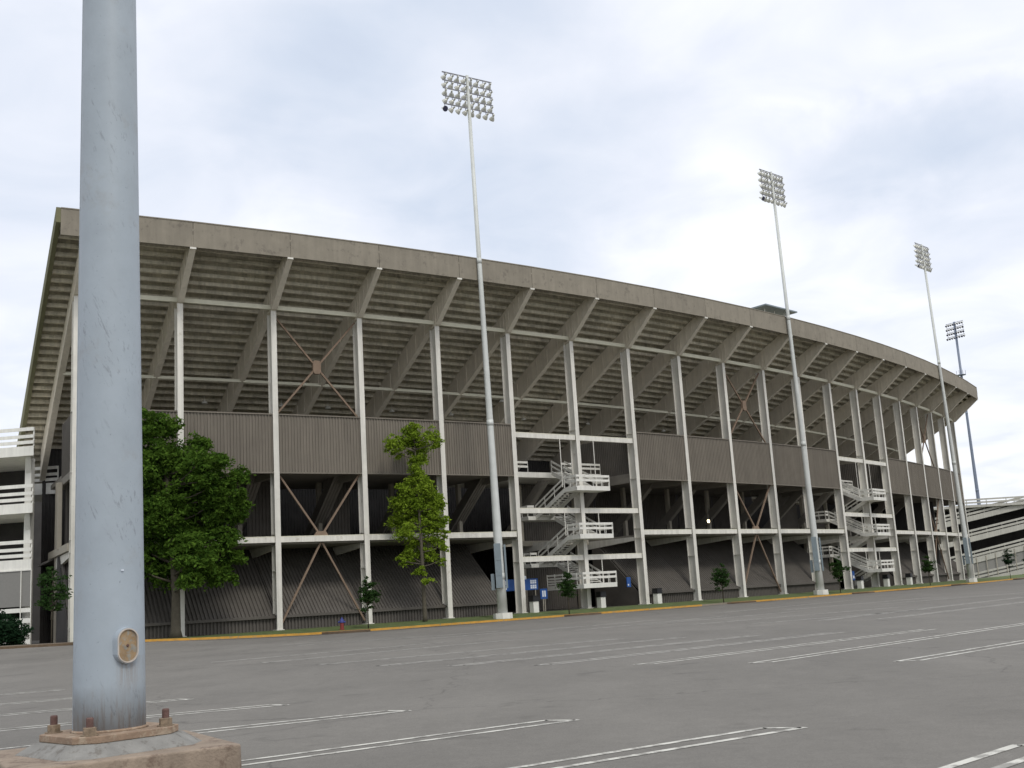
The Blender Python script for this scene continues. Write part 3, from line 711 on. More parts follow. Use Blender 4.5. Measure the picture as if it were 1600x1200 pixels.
# ---------------------------------------------------------------- floodlight masts
def lampmesh():
    mb = MB()
    # reflector bowl, axis along +Y (aim), then ballast body above/behind
    mb.tube([(0, y, 0) for y in (-.2, -.14, -.03, .09, .17)], [.06, .13, .19, .245, .26], 12)
    mb.tube([(0, y, 0) for y in (-.42, -.2)], [.08, .08], 8)
    me = mb.build('t_lamp', [M_lamp, M_lampd]); m = me.data
    for p in m.polygons:
        if p.normal.y > .9 and abs(p.center.y-.17) < .01: p.material_index = 1
    bpy.data.objects.remove(me); m.name = 'floodlight'; return m
LAMPM = lampmesh()
def mast(pos, top, heading, rows, cols, width, label, matp, r0=.41, r1=.14, gap=.74, tilt=-.55, flip=1, cab=True, base=True, lampoff=None, back=False):
    root = empty('floodlight_mast', pos, label, 'light mast', 'tall stadium floodlight masts'); P0 = Vector(pos)
    hz = top-P0.z
    mb = MB(); mb.tube([P0+Vector((0, 0, h*hz)) for h in (0, .08, .3, .6, 1)], [r0, r0*.90, r0*.68, r0*.50, r1], 20)
    for h in (.06, .33, .63): mb.tube([P0+Vector((0, 0, h*hz)), P0+Vector((0, 0, h*hz+.5))], [r0*(.91 if h < .1 else .67 if h < .4 else .49)+.012]*2, 20)
    mb.build('pole', matp, root, origin=P0, smooth=True)
    if base:
        mb = MB(); mb.tube([P0+Vector((0, 0, h)) for h in (-.45, .14)], [.80, .78], 8); mb.build('base_plate', M_white, root, origin=P0)
    hx = Vector((math.cos(heading), math.sin(heading), 0)); hy = Vector((-hx.y, hx.x, 0))*flip
    for r in range(rows):
        z = top-.15-r*gap; A = Vector((P0.x, P0.y, z)); mb = MB()
        mb.bar(A-hx*width/2, A+hx*width/2, .08, .09); 
        ex = [(-.5+(c+.5)/cols)*width*(1.04) for c in range(cols)]
        ex = [x for x in ex if abs(x) > .25]
        if r == rows-1: ex = [x*1.06 for x in ex]
        for x in ex: mb.bar(A+hx*min(max(x, -width/2), width/2), A+hx*x+Vector((0, 0, -.36))+hy*.05, .05, .05)
        arm = mb.build('crossarm', M_arm, root, origin=A)
        for x in ex:
            lo = bpy.data.objects.new('floodlight', LAMPM); C.objects.link(lo); lo.parent = arm
            d = (hy+Vector((0, 0, tilt))+hx*(random.uniform(-.5, .5))).normalized()
            if r == rows-1 and x == ex[0] and lampoff: d = (-hy*.9+Vector((0, 0, -.5))).normalized()
            lo.rotation_mode = 'QUATERNION'; lo.rotation_quaternion = d.to_track_quat('Y', 'Z')
            lo.location = hx*x+Vector((0, 0, -.42))+hy*.1
    mb = MB()
    for s in (-.45, .45): mb.bar(P0+hx*s*width*1.0+Vector((0, 0, hz-.15)), P0+hx*s*width+Vector((0, 0, hz-.15-gap*(rows-1))), .05, .05)
    mb.build('rack_frame', M_arm, root, origin=P0+Vector((0, 0, hz)))
    if cab:
        v = -P0.copy(); v.z = 0; v.normalize(); s = Vector((-v.y, v.x, 0))   # towards the lot; s = left of it seen from the lot
        sl = -s
        if sl.x > 0: pass
        F2 = lambda x, y, z: P0+s*x+v*y+Vector((0, 0, z))
        sg = -1 if s.x > 0 else 1
        for z0, z1 in ((2.15, 3.1), (3.12, 4.3), (4.32, 5.7)):
            mb = MB(); mb.box(F2, (sg*.05-.32, .36, z0), (sg*.05+.32+.1*sg, .74, z1)); mb.box(F2, (sg*.05-.2, .741, z0+.3), (sg*.05-.14, .76, z0+.5), 0)
            mb.build('control_cabinet', M_cab, root, origin=F2(0, .5, z0))
        mb = MB(); mb.box(F2, (-sg*.50-.08, -.45, 2.1), (-sg*.50+.08, .2, 5.6)); mb.build('side_cabinet', M_cab, root, origin=F2(0, 0, 2.1))
        mb = MB(); mb.box(F2, (sg*.62-.14, .1, 2.0), (sg*.62+.14, .4, 3.3)); mb.build('meter_box', M_cab, root, origin=F2(0, 0, 2.0))
    return root
mast((-1.87, 93.15, .05), 46.9, R(34), 5, 8, 5.1, 'tallest looking galvanised floodlight mast, nearest to the camera beside the left staircase', M_galv, lampoff=True)
mast((31.25, 121.85, .1), 47.0, R(43), 5, 8, 4.5, 'galvanised floodlight mast just left of the second, more distant staircase', M_galv, lampoff=True)
mast((61.2, 157.9, .1), 48.1, R(47), 5, 8, 4.5, 'galvanised floodlight mast at the far right end column of the grandstand', M_galv, lampoff=True)
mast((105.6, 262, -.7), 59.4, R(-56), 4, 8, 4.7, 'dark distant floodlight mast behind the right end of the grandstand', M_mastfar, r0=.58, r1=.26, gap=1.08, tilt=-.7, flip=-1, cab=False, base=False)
# ringed service platform of the far mast is part of it
for o_, l_ in zip([o for o in bpy.data.objects if o.name.startswith('floodlight_mast')], (.0098, .0105, .016, 0)): o_.rotation_euler = (0, -l_, 0)   # masts stand a hair out of plumb
mast_far = [o for o in bpy.data.objects if o.name.startswith('floodlight_mast')][-1]
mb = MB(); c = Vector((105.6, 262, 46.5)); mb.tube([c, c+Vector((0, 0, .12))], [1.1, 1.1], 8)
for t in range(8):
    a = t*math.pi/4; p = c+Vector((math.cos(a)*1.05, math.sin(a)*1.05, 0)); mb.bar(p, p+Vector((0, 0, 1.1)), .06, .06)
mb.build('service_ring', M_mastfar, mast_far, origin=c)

# ---------------------------------------------------------------- foreground light pole on its concrete block
def polemat():
    m = mat('blue_grey_painted_steel', (.32, .365, .405), .5, .08, 1.6, metal=.0, spec=.45, bump=.06, bscale=9)
    t = m.node_tree; LL = t.links.new; b = [n for n in t.nodes if n.type == 'BSDF_PRINCIPLED'][0]
    src = b.inputs['Base Color'].links[0].from_socket
    g = N('ShaderNodeNewGeometry', t)
    def nz(scv, rot, sc_, lo, hi, det=5.0):
        mp = N('ShaderNodeMapping', t, vector_type='TEXTURE'); mp.inputs['Rotation'].default_value = rot; mp.inputs['Scale'].default_value = scv
        LL(g.outputs['Position'], mp.inputs[0]); n = N('ShaderNodeTexNoise', t, i_Scale=sc_, i_Detail=det, i_Roughness=.7); LL(mp.outputs[0], n.inputs['Vector'])
        r = N('ShaderNodeMapRange', t, interpolation_type='SMOOTHSTEP'); LL(n.outputs[0], r.inputs[0]); r.inputs[1].default_value = lo; r.inputs[2].default_value = hi; return r.outputs[0]
    big = nz((1, 1, 1), (0, 0, 0), .9, .40, .58)
    s1 = nz((.15, .15, 1.0), (0, R(-24), 0), 3.2, .565, .66)       # slanting scuffs
    mm = N('ShaderNodeMath', t, operation='MULTIPLY'); LL(s1, mm.inputs[0]); LL(big, mm.inputs[1])
    mm2 = N('ShaderNodeMath', t, operation='MULTIPLY'); LL(mm.outputs[0], mm2.inputs[0]); mm2.inputs[1].default_value = .42
    s2 = nz((1, 1, 1), (0, 0, 0), 26.0, .66, .74, 3.0)
    mm3 = N('ShaderNodeMath', t, operation='MULTIPLY'); LL(s2, mm3.inputs[0]); mm3.inputs[1].default_value = .45
    ad = N('ShaderNodeMath', t, operation='MAXIMUM'); LL(mm2.outputs[0], ad.inputs[0]); LL(mm3.outputs[0], ad.inputs[1])
    mx = N('ShaderNodeMix', t, data_type='RGBA'); LL(ad.outputs[0], mx.inputs[0]); LL(src, mx.inputs[6]); mx.inputs[7].default_value = (.11, .115, .12, 1)
    pt = nz((1, 1, 1), (0, 0, 0), 1.7, .54, .70, 6.0)
    mp_ = N('ShaderNodeMath', t, operation='MULTIPLY'); LL(pt, mp_.inputs[0]); mp_.inputs[1].default_value = .35
    mx2 = N('ShaderNodeMix', t, data_type='RGBA'); LL(mp_.outputs[0], mx2.inputs[0]); LL(mx.outputs[2], mx2.inputs[6]); mx2.inputs[7].default_value = (.27, .27, .26, 1)
    # rust run-off: vertical streaks that fade upward from the base and below the handhole
    sx = N('ShaderNodeSeparateXYZ', t); LL(g.outputs['Position'], sx.inputs[0])
    hb = N('ShaderNodeMapRange', t, interpolation_type='SMOOTHSTEP'); LL(sx.outputs[2], hb.inputs[0]); hb.inputs[1].default_value = .75; hb.inputs[2].default_value = .14
    st = nz((.35, .35, 4), (0, 0, 0), 9.0, .44, .66, 4.0)
    rr = N('ShaderNodeMath', t, operation='MULTIPLY'); LL(hb.outputs[0], rr.inputs[0]); LL(st, rr.inputs[1])
    # bleed under the handhole
    dxn = N('ShaderNodeMath', t, operation='SUBTRACT'); LL(sx.outputs[0], dxn.inputs[0]); dxn.inputs[1].default_value = -4.42
    dab = N('ShaderNodeMath', t, operation='ABSOLUTE'); LL(dxn.outputs[0], dab.inputs[0])
    d1 = N('ShaderNodeMapRange', t, interpolation_type='SMOOTHSTEP'); LL(dab.outputs[0], d1.inputs[0]); d1.inputs[1].default_value = .12; d1.inputs[2].default_value = .03
    d2 = N('ShaderNodeMapRange', t, interpolation_type='SMOOTHSTEP'); LL(sx.outputs[2], d2.inputs[0]); d2.inputs[1].default_value = .35; d2.inputs[2].default_value = .86
    d3 = N('ShaderNodeMath', t, operation='LESS_THAN'); LL(sx.outputs[2], d3.inputs[0]); d3.inputs[1].default_value = .92
    q1 = N('ShaderNodeMath', t, operation='MULTIPLY'); LL(d1.outputs[0], q1.inputs[0]); LL(d2.outputs[0], q1.inputs[1])
    q2 = N('ShaderNodeMath', t, operation='MULTIPLY'); LL(q1.outputs[0], q2.inputs[0]); LL(d3.outputs[0], q2.inputs[1])
    q3 = N('ShaderNodeMath', t, operation='MULTIPLY'); LL(q2.outputs[0], q3.inputs[0]); LL(nz((.3, .3, 3), (0, 0, 0), 12.0, .35, .60, 4.0), q3.inputs[1])
    q4 = N('ShaderNodeMath', t, operation='MAXIMUM'); LL(rr.outputs[0], q4.inputs[0]); LL(q3.outputs[0], q4.inputs[1]); rr = q4
    r2 = N('ShaderNodeMath', t, operation='MULTIPLY'); LL(rr.outputs[0], r2.inputs[0]); r2.inputs[1].default_value = .55
    mx3 = N('ShaderNodeMix', t, data_type='RGBA'); LL(r2.outputs[0], mx3.inputs[0]); LL(mx2.outputs[2], mx3.inputs[6]); mx3.inputs[7].default_value = (.22, .17, .125, 1)
    LL(mx3.outputs[2], b.inputs['Base Color']); return m
M_pole = polemat()
M_rustp = mat('rusty_base_plate', (.26, .185, .13), .85, .22, 5, bump=.4, bscale=40, col2=(.34, .27, .2), c2thr=.56)
M_bolt = mat('rusty_bolt', (.12, .07, .06), .8, .25, 18, bump=.4, bscale=60)
M_nut = mat('weathered_nut', (.24, .185, .13), .7, .35, 25, metal=.3)
M_cover = mat('rusty_cover', (.30, .21, .12), .6, .30, 8, col2=(.27, .255, .22), c2thr=.54, metal=.2)
M_rim = mat('cover_rim', (.47, .42, .37), .6, .12, 12)
M_block = mat('weathered_concrete', (.27, .215, .165), .9, .16, 2.2, streak=.15, bump=.5, bscale=35, col2=(.17, .125, .095), c2thr=.57)
M_grout = mat('grey_grout', (.215, .21, .195), .9, .18, 4, bump=.5, bscale=30, col2=(.15, .14, .125), c2thr=.58)
PC = Vector((-4.70, 13.02, .13))
pole = empty('light_pole', (PC.x, PC.y, PC.z-.06), 'huge blue-grey tapered steel pole bolted to a concrete block in the left foreground', 'light pole')
rot = R(1)
def PF(r, ang, z): return Vector((PC.x+r*math.cos(rot+ang), PC.y+r*math.sin(rot+ang), z))
mb = MB(); HP = 30.0
zs_ = [0, .5, 1, 2, 4, 6, 9, 15, HP]
mb.tube([PC+Vector((-.0065*z, 0, z)) for z in zs_], [.386-.0082*z for z in zs_], 64, cap=True); mb.build('shaft', M_pole, pole, origin=PC, smooth=True)
mb = MB()
for a_ in (R(205),): mb.bar(PC+Vector((math.cos(a_)*.386, math.sin(a_)*.386, 0)), PC+Vector((math.cos(a_)*(.386-.0082*16)-.0065*16, math.sin(a_)*(.386-.0082*16), 16)), .022, .012, up=(math.cos(a_), math.sin(a_), 0))
mb.build('weld_seam', M_pole, pole, origin=PC)
mb = MB(); mb.tube([PC, PC+Vector((0, 0, .025))], [.415, .394], 48); mb.build('weld_collar', M_rustp, pole, origin=PC, smooth=True)
def clipped(r, cut, z):   # square with clipped corners; r = half diagonal
    pts = []
    for q in range(4):
        a = q*math.pi/2
        c = PF(r, a, z); n = PF(r, a+math.pi/2, z); p = PF(r, a-math.pi/2, z)
        e1 = (p-c).normalized(); e2 = (n-c).normalized(); pts += [c+e1*cut, c+e2*cut]
    return pts
mb = MB(); mb.prism(clipped(.87, .21, .055), clipped(.87, .21, .13)); pl = mb.build('base_plate', M_rustp, pole, origin=PC)
bv = pl.modifiers.new('bevel', 'BEVEL'); bv.width = .008; bv.segments = 2
for q in range(4):
    a = q*math.pi/2; c = PF(.62, a, .13)
    mb = MB(); mb.tube([c+Vector((0, 0, h)) for h in (.0, .175, .187)], [.039, .039, .032], 16); bo = mb.build('anchor_bolt', M_bolt, pole, origin=c)
    mb = MB(); mb.tube([c+Vector((0, 0, h)) for h in (0, .004, .082, .088)], [.068, .073, .073, .064], 6); mb.build('nut', M_nut, bo, origin=c)
    mb = MB(); mb.tube([c+Vector((0, 0, h)) for h in (.001, .012)], [.095, .095], 24); mb.build('washer', M_nut, bo, origin=c)
# handhole: rounded frame welded on, rusty lid with a screw
ha = math.atan2(-PC.y, -PC.x)+.45
hd = Vector((math.cos(ha), math.sin(ha), 0)); hs = Vector((-hd.y, hd.x, 0)); hc = Vector((PC.x, PC.y, 1.035))
def oval(w_, h_, d, n=32):
    pts = []
    for k in range(n):
        t = 2*math.pi*k/n; x = w_*math.cos(t); z = (h_-w_)*(1 if math.sin(t) > 0 else -1)+w_*math.sin(t)
        pts.append(hc+hd*d+hs*x+Vector((0, 0, z)))
    return pts
def ring(mb, o1, i1, o2, i2):
    n = len(o1); 
    for k in range(n):
        j = (k+1) % n
        mb.quad([o1[k], o1[j], o2[j], o2[k]]); mb.quad([o2[k], o2[j], i2[j], i2[k]]); mb.quad([i2[k], i2[j], i1[j], i1[k]])
mb = MB(); ring(mb, oval(.145, .205, .34), oval(.10, .165, .34), oval(.130, .195, .425), oval(.108, .173, .425)); mb.build('handhole_frame', M_pole, pole, fix=False, origin=hc+hd*.38)
mb = MB(); ring(mb, oval(.122, .187, .42), oval(.107, .172, .42), oval(.120, .185, .434), oval(.108, .173, .434)); mb.build('handhole_rim', M_rim, pole, fix=False, origin=hc+hd*.42)
mb = MB(); mb.prism(oval(.108, .173, .395), oval(.108, .173, .415)); cv = mb.build('handhole_cover', M_cover, pole, origin=hc+hd*.41)
mb = MB(); c = hc+hd*.415; mb.tube([c, c+hd*.014], [.016, .012], 8); mb.build('screw', M_bolt, cv, origin=c)
mb = MB(); a2 = ha-.12; d2 = Vector((math.cos(a2), math.sin(a2), 0)); s2_ = Vector((-d2.y, d2.x, 0)); c = Vector((PC.x, PC.y, 1.86))+d2*.378
mb.box(lambda x, y, z: c+s2_*x+d2*y+Vector((0, 0, z)), (-.015, 0, -.008), (.015, .004, .008)); mb.build('sticker', M_signw, pole, origin=c)
rot = R(-14)
blk = empty('concrete_block', (PC.x, PC.y, -.41), 'square brown-stained concrete block under the foreground pole', 'concrete base')
mb = MB(); mb.prism(clipped(1.64, .05, -.6), clipped(1.62, .05, -.07)); bo = mb.build('footing', M_block, blk, origin=(PC.x, PC.y, -.4))
bv = bo.modifiers.new('bevel', 'BEVEL'); bv.width = .025; bv.segments = 3
rot = R(0)
mb = MB(); mb.prism(clipped(1.16, .25, -.072), clipped(.93, .24, .053)); bo = mb.build('grout_pad', M_grout, blk, origin=(PC.x, PC.y, 0))
bv = bo.modifiers.new('bevel', 'BEVEL'); bv.width = .012; bv.segments = 2

# ---------------------------------------------------------------- ramp structures at both ends
def ramp_deck(mb_root, A, B, h=.75, depth=9.0, nrm_=Vector((0, 1, 0)), posts=6):
    """open deck front along A->B (bottom of slab edge), three boards above"""
    A, B = Vector(A), Vector(B); mb = MB(); up = Vector((0, 0, 1))
    mb.box8([A, B, B+nrm_*depth, A+nrm_*depth, A+up*h, B+up*h, B+nrm_*depth+up*(h*.75), A+nrm_*depth+up*(h*.75)])
    o = mb.build('ramp_deck', M_ramp, mb_root, origin=(A+B)/2)
    m2 = MB()
    for z0, hh in ((h+.16, .26), (h+.62, .25), (h+1.18, .27)): m2.bar(A+up*(z0+hh/2)-nrm_*.04, B+up*(z0+hh/2)-nrm_*.04, .07, hh)
    for j in range(posts+1):
        p = A+(B-A)*(j/posts)+nrm_*.06; m2.bar(p+up*h, p+up*(h+1.45), .09, .09)
    m2.build('railing', M_ramp, o, origin=(A+B)/2)
    return o
RL = empty('ramp_tower', (-41, 87, 0), 'white multi-level pedestrian ramp tower with board railings at the left edge', 'ramp tower')
wn = Vector((-.42, 1, 0)).normalized()
xr = -37.05
for z in (14.3, 9.9, 5.65): 
    ramp_deck(RL, (-60, 88.6, z), (xr, 86, z), nrm_=wn)
for x in (-38.0, -46, -54):
    mb = MB(); y = 86+(-37.05-x)*.113+1.2; mb.box(lambda a, b, c: Vector((a, b, c)), (x-.25, y, -.1), (x+.25, y+.6, 14.3)); mb.build('pier', M_ramp, RL, origin=(x, y, 0))
    for z in (14.3, 9.9, 5.65):
        dx = Vector((.2, 0, 0)); b0 = Vector((x, y, z)); ring_ = [b0-wn, b0+wn*7, b0+wn*7-Vector((0, 0, 1.2)), b0-Vector((0, 0, 1.2))]
        mb = MB(); mb.prism([p-dx for p in ring_], [p+dx for p in ring_]); mb.build('bracket', M_ramp, RL, origin=b0)
# fenced ground level
mb = MB(); a, b = Vector((-60, 88.6, 0)), Vector((xr, 86, 0)); up = Vector((0, 0, 1))
mb.quad([a+up*2.9, b+up*2.9, b+up*5.6, a+up*5.6]); mb.build('mesh_screen', M_mesh, RL, origin=b, fix=False)
mb = MB()
for z, h in ((2.62, .32), (1.85, .34), (1.0, .34), (.3, .35)): mb.bar(a+up*z, b+up*z, .08, h)
for x in (0, .035, .16, .175, .32, .335, .5, .65, .8, 1): p = b+(a-b)*x; mb.bar(p+up*0-wn*.05, p+up*5.65-wn*.05, .06, .06)
mb.bar(a+up*5.6-wn*.02, b+up*5.6-wn*.02, .1, .1); mb.build('ground_fence', M_ramp, RL, origin=b)
mb = MB(); mb.quad([a+wn*8+up*-.1, b+wn*8+up*-.1, b+wn*8+up*14.2, a+wn*8+up*14.2]); mb.build('rear_wall', M_dark, RL, origin=a+wn*8, fix=False)
# link bridge from ramp to stand
BR = empty('link_bridge', (-38, 100, 12), 'white railed link bridge between the ramp tower and the grandstand', 'bridge')
ramp_deck(BR, (-45, 97.6, 12.55), (-39.75, 97.2, 12.55), h=.95, depth=5, nrm_=Vector((.1, 1, 0)).normalized(), posts=4)
for x, y in ((-40.9, 98.2), (-44, 99)):
    mb = MB(); mb.box(lambda a, b, c: Vector((a, b, c)), (x-.3, y, -.1), (x+.3, y+.6, 12.6)); mb.build('pier', M_inner, BR, origin=(x, y, 0))

RG = empty('parking_ramp', (105, 232, 0), 'white multi-level vehicle ramp building with sloping board parapets at the right edge', 'ramp building')
GN = Vector((0, 1, 0))
def gdeck(zl, zr, x0=78., x1=128., h=1.05, rails=True, nm='sloping_deck'):
    y = 230; sl = (zr-zl)/11.7; A = Vector((x0, y, zl+(x0-90)*sl)); B = Vector((x1, y, zl+(x1-90)*sl)); up = Vector((0, 0, 1)); mb = MB()
    mb.box8([A, B, B+GN*22, A+GN*22, A+up*h, B+up*h, B+GN*22+up*.5, A+GN*22+up*.5]); o = mb.build(nm, M_rampfar, RG, origin=(A+B)/2)
    mb = MB()
    for z0, hh in ((h+.22, .42), (h+.95, .40)): mb.bar(A+up*(z0+hh/2), B+up*(z0+hh/2), .1, hh)
    for j in range(17): p = A+(B-A)*(j/16)+GN*.1; mb.bar(p+up*h, p+up*(h+1.35), .1, .1)
    mb.build('railing', M_rampfar, o, origin=(A+B)/2)
# bottoms of the slab edges at x=90 and x=101.7
gdeck(10.95, 13.05); gdeck(6.9, 9.0); gdeck(2.65, 4.85); gdeck(-1.6, .35)
# level roof deck
A, B = Vector((78, 229.4, 13.75)), Vector((128, 229.4, 13.75)); up = Vector((0, 0, 1)); mb = MB()
mb.box8([A, B, B+GN*22, A+GN*22, A+up*.5, B+up*.5, B+GN*22+up*.5, A+GN*22+up*.5]); mb.build('roof_deck', M_rampfar, RG, origin=(A+B)/2)
mb = MB()
for z in (.95, 1.55): mb.bar(A+up*z, B+up*z, .1, .32)
for x in (0, .08, .16, .24, .32, .4, .48, .6, .7, .8, 1): p = A+(B-A)*x; mb.bar(p+up*.4, p+up*1.7, .12, .12)
mb.build('roof_railing', M_rampfar, RG, origin=(A+B)/2)
mb = MB(); mb.box8([Vector((78, 240, -.7)), Vector((128, 240, -.7)), Vector((128, 240.3, -.7)), Vector((78, 240.3, -.7)), Vector((78, 240, 13.7)), Vector((128, 240, 13.7)), Vector((128, 240.3, 13.7)), Vector((78, 240.3, 13.7))]); mb.build('core_wall', M_dark, RG, origin=(100, 240, 0))
mb = MB()
mb.quad([Vector((78, 230.2, -2.0)), Vector((128, 230.2, 4.0)), Vector((128, 230.2, 9.6)), Vector((78, 230.2, .6))]); mb.build('mesh_screen', M_mesh, RG, origin=(90, 230.2, 0), fix=False)
mb = MB()
for j in range(26): x = 79+j*1.95; zb = -.6+(x-90)*.18; mb.bar((x, 229.9, zb), (x, 229.9, zb+4.2), .12, .12)
mb.build('screen_posts', M_post, RG, origin=(90, 230, 0))

# ---------------------------------------------------------------- small things at the foot of the stand
def bin_(k, u, label):
    P_ = Q(k, u, verge_z(k, u) if u > -.4 else 0); o = empty('trash_can', P_, label, 'trash can', 'white trash cans with black tops')
    F = lambda s, uu, z: Q(k, u+uu, P_.z+z, s)
    mb = MB(); mb.box(F, (-.3, -.3, -.05), (.3, .3, .95)); bo = mb.build('body', M_white, o, origin=P_)
    bo.modifiers.new('bevel', 'BEVEL').width = .03
    mb = MB(); mb.prism([F(-.36, -.36, .95), F(.36, -.36, .95), F(.36, .36, .95), F(-.36, .36, .95)], [F(-.32, -.32, 1.4), F(.32, -.32, 1.4), F(.32, .32, 1.4), F(-.32, .32, 1.4)])
    mb.box(F, (-.35, -.35, 1.38), (.35, .35, 1.44)); mb.build('lid', M_black, o, origin=P_)
bin_(5.07, .75, 'white trash can with black top right of the column beneath the left staircase sign')
bin_(6.10, .75, 'white trash can with black top beside the middle column of the left staircase')
bin_(7.10, .55, 'white trash can against the foot of the right column of the left staircase bay')
bin_(12.03, .9, 'white trash can at the left column of the distant right staircase')
bin_(13.02, .9, 'white trash can at the middle column of the distant right staircase')
bin_(14.03, .9, 'white trash can at the right column of the distant right staircase')
def banner(k, u, s0, s1, z0, z1, label, marks, posts=True):
    o = empty('hanging_sign', Q(k, u, z0), label, 'sign')
    mb = MB(); F = lambda s, uu, z: Q(k, u+uu, z, s); mb.box(F, (s0, 0, z0), (s1, .08, z1)); mb.build('board', M_blue, o, origin=F(0, 0, z0))
    mb = MB()
    for (a, b, c, d) in marks: mb.box(F, (s0+(s1-s0)*a, .081, z0+(z1-z0)*b), (s0+(s1-s0)*c, .09, z0+(z1-z0)*d))
    mb.build('lettering', M_signw, o, origin=F(0, 0, z0))
    if posts:
        mb = MB()
        for s in (s0+.3, s1-.3): mb.tube([F(s, .04, 0), F(s, .04, z1)], [.04, .04], 6)
        mb.build('post', M_post, o, origin=F(0, 0, 0))
mk = []
for a in (.03, .80):
    for b in (.12, .55):
        for j in range(3): mk.append((a+j*.055, b, a+j*.055+.045, b+.16)); mk.append((a+j*.055, b+.18, a+j*.055+.045, b+.33))
mk.append((.52, .95, .70, 1.25))
banner(5, -1.9, -1.2, 3.1, 1.95, 2.95, 'wide blue sign board with white lettering blocks behind the left staircase column', mk)
banner(5.45, -1.5, -.35, .45, 1.1, 2.0, 'small blue square sign hanging low beneath the left staircase', [(.25, .2, .45, .8), (.55, .2, .75, .8)])
banner(6.3, .6, 2.0, 2.5, 1.7, 2.6, 'narrow blue sign at the right end of the lowest left staircase landing', [(.2, .15, .5, .3)], False)
banner(12.4, -1.2, -.3, .3, 1.0, 2.1, 'slim blue sign hanging beneath the distant right staircase', [(.2, .2, .8, .5)])
# hydrant
P_ = Q(2.42, 4.35, -.22); o = empty('fire_hydrant', P_, 'red fire hydrant with blue top on the grass strip', 'fire hydrant')
mb = MB(); mb.tube([P_+Vector((0, 0, z)) for z in (-.1, .05, .06, .5, .52)], [.2, .2, .14, .14, .18], 12); mb.build('barrel', M_hydr, o, origin=P_)
mb = MB(); mb.tube([P_+Vector((0, 0, z)) for z in (.52, .62, .75, .83, .9)], [.19, .18, .13, .06, .05], 12)
for a in (-1, 1): mb.tube([P_+Vector((0, 0, .56)), P_+Vector((a*.27, 0, .56))], [.07, .07], 8)
mb.build('bonnet', M_hydb, o, origin=P_)

# ---------------------------------------------------------------- trees
def tree(name, pos, label, clusters, trunk, leafm, leaf, n, group, limbs=True, flat=1.0, droop=0.0, seed=1):
    rnd = random.Random(seed); P0 = Vector(pos); root = empty(name, pos, label, 'tree' if name != 'shrub' else 'shrub', group)
    ax = Vector((PP[4][0], PP[4][1], 0)); vx = Vector((1, .06, 0)).normalized(); vy = Vector((0, 1, 0))
    mb = MB(); mb.tube([P0+vx*x+Vector((0, 0, z)) for x, z, r in trunk], [r for x, z, r in trunk], 8)
    if limbs:
        for (x, y, z, r) in clusters:
            tz = max(trunk[0][1]+1, min(trunk[-1][1], z-1.1*r)); 
            tx = trunk[0][0]+(trunk[-1][0]-trunk[0][0])*tz/max(.1, trunk[-1][1])
            rr = .035+.02*r
            a = P0+vx*tx+Vector((0, 0, tz)); b = P0+vx*x+vy*y+Vector((0, 0, z)); m_ = (a+b)/2+Vector((0, 0, -.15*r))
            mb.tube([a, m_, b], [rr*1.8, rr, rr*.4], 5)
    mb.build('trunk', M_trunk, root, origin=P0, smooth=True)
    tot = sum(r**2 for *_, r in clusters); cr_ = MB()
    for (x, y, z, r) in clusters:
        c0 = P0+vx*x+vy*y+Vector((0, 0, z)); nn = int(n*r**2/tot)
        # sub-tufts give light and dark clumps
        nt_ = max(4, int(nn/38)); per = nn//nt_
        for t in range(nt_):
            d = Vector((rnd.gauss(0, 1), rnd.gauss(0, 1), rnd.gauss(0, 1))).normalized(); rad = r*(rnd.random()**.42)*rnd.uniform(.9, 1.18)
            tc_ = c0+Vector((d.x*rad, d.y*rad, d.z*rad*flat)); tr_ = min(r*rnd.uniform(.18, .36) if r > 1 else r*rnd.uniform(.3, .55), .42)
            out = (tc_-P0-vx*x); out.z = 0
            if out.length > .01: out.normalize()
            for j in range(per):
                e = Vector((rnd.gauss(0, 1), rnd.gauss(0, 1), rnd.gauss(0, .45)))*tr_*.62
                p = tc_+e+Vector((0, 0, -droop*e.length))
                s = leaf*rnd.uniform(.6, 1.35)
                ax1 = Vector((rnd.gauss(0, 1), rnd.gauss(0, 1), rnd.gauss(0, .6)-droop)).normalized()
                ax2 = ax1.cross(Vector((rnd.gauss(0, 1), rnd.gauss(0, 1), rnd.gauss(0, 1)))).normalized()
                cr_.quad([p-ax1*s, p+ax2*s*.42, p+ax1*s, p-ax2*s*.42])
    cr_.build('crown', leafm, root, origin=P0, fix=False)
    return root
s1 = 21.3
def cl(lst, x0, y0, sc_, dy=1.0, rnd=random.Random(3), sx=1.0):
    return [((px-x0)/sc_*(sx if px > x0 else 1), rnd.uniform(-dy, dy), (y0-py)/sc_, r/sc_) for px, py, r in lst]
T1 = cl([(222, 672, 27), (243, 668, 20), (215, 720, 42), (255, 722, 32), (290, 700, 20), (312, 735, 28), (345, 728, 16), (362, 745, 14), (374, 752, 10), (340, 765, 22), (350, 800, 22), (330, 790, 28), (300, 780, 42), (250, 790, 42), (330, 840, 27), (300, 865, 32), (320, 893, 20), (340, 905, 9), (260, 850, 34), (235, 885, 26), (185, 770, 42), (162, 805, 28), (190, 840, 34), (368, 780, 11), (205, 880, 24), (298, 905, 16), (345, 875, 16), (350, 850, 12), (250, 905, 14), (262, 780, 34), (270, 830, 34), (275, 870, 28), (232, 800, 34), (285, 745, 26)], 257, 988, s1, 2.2, sx=.88)
tree('cypress_tree', Q(.86, 2.6, .03), 'large dark green feathery tree partly hidden behind the foreground pole', T1, [(0, 0, .50), (0, .5, .36), (.02, 3, .30), (-.3, 8, .22), (-.9, 14, .10)], M_leaf1, .15, 80000, 'trees along the verge', droop=.45, seed=5)
s2 = 18.7
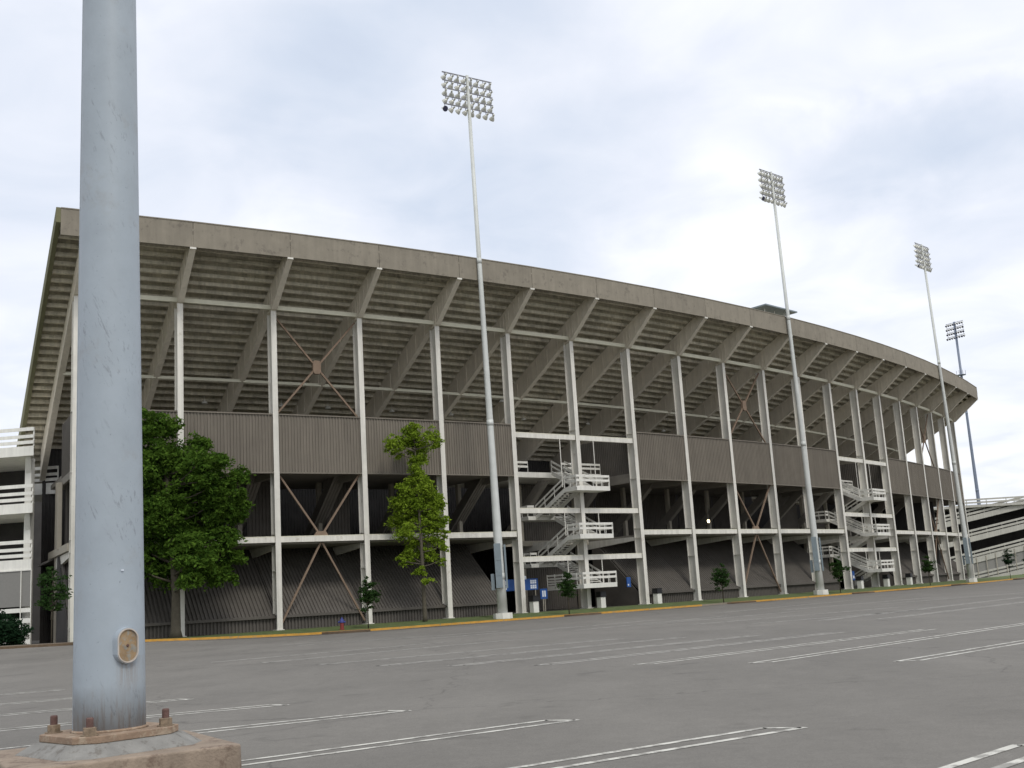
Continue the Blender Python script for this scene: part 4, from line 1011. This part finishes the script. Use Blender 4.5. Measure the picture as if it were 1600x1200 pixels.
T2 = cl([(650, 683, 14), (640, 694, 15), (660, 697, 14), (625, 700, 13), (683, 690, 11), (690, 702, 9), (657, 715, 13), (628, 716, 8), (660, 726, 12), (655, 742, 12), (655, 757, 12), (640, 768, 13), (668, 765, 14), (628, 788, 15), (652, 785, 18), (678, 787, 16), (690, 795, 10), (640, 808, 20), (668, 812, 20), (622, 812, 11), (688, 818, 12), (636, 832, 15), (672, 838, 14), (695, 838, 7), (648, 850, 12), (690, 858, 8), (640, 868, 12), (628, 876, 7), (668, 868, 12), (684, 880, 7), (655, 893, 9), (665, 905, 7)], 659, 967, s2, .8)
tree('young_cypress_tree', Q(3.47, 2.6, -.05), 'slender yellow-green tree with bare lower trunk in front of the fourth bay', T2, [(0, 0, .22), (0, .4, .17), (-.02, 5, .14), (-.1, 10, .08), (-.25, 15.3, .03)], M_leaf2, .12, 27000, 'trees along the verge', droop=.5, seed=9)
def sapling(k, u, h, label, wdt=.8, lm=None, sd_=1, z=None, lean=0):
    P_ = Q(k, u, 0); P_.z = verge_z(k, u) if z is None else z
    cs = [(lean*.6*(.3*h), 0, h*.52, wdt*.75), (lean*.2, .1, h*.66, wdt*.85), (-.15*wdt, 0, h*.60, wdt*.6), (.1, -.1, h*.80, wdt*.6), (0, 0, h*.92, wdt*.3), (.35*wdt, .1, h*.62, wdt*.5), (-.3*wdt, .1, h*.75, wdt*.4)]
    return tree('sapling', P_, label, cs, [(0, 0, .05), (0, h*.5, .035), (0, h*.9, .015)], lm or M_leaf3, .12, 1500, 'young saplings along the kerb', seed=sd_)
sapling(2.66, 5.0, 3.8, 'small round-headed sapling between hydrant and fourth column', .85, sd_=2)
sapling(-.27, 5.3, 5.0, 'thin sapling beside the dark shrub at the left edge', 1.35, sd_=3)
sapling(5.05, 5.6, 3.6, 'sapling in front of the left staircase landing', .85, sd_=4)
sapling(7.62, 5.2, 3.7, 'sapling in front of the bay right of the left staircase', .95, sd_=5)
sapling(10.45, 4.6, 3.9, 'leaning sapling beside the second floodlight mast', 1.05, M_leaf3, sd_=6)
sapling(13.62, 4.6, 3.8, 'sapling in the bay just right of the distant staircase', .95, sd_=7)
sapling(18.2, 6.2, 4.6, 'dark pointed sapling in front of the right ramp building', 1.0, M_leaf4, sd_=8, z=-.3)
sapling(19.6, 7.5, 4.2, 'smallest dark sapling at the right edge', .8, M_leaf4, sd_=11, z=-.3)
BP = Vector((-34.6, 76.0, .12)); bc = [(-3.2, 0, 1.3, 1.7), (-1.2, .2, 1.35, 1.45), (.2, 0, 1.0, 1.2), (-5.5, 0, 1.3, 1.8), (-2.2, 0, 1.9, 1.0), (.9, 0, .7, .8), (-.6, -.6, .8, 1.0), (-3.8, -.8, .9, 1.2)]
tree('shrub', BP, 'dense dark shrub at the left edge in front of the ramp tower', bc, [(-1, 0, .15), (-1, .5, .1), (-1, .9, .05)], M_leaf4, .12, 26000, None, seed=12)
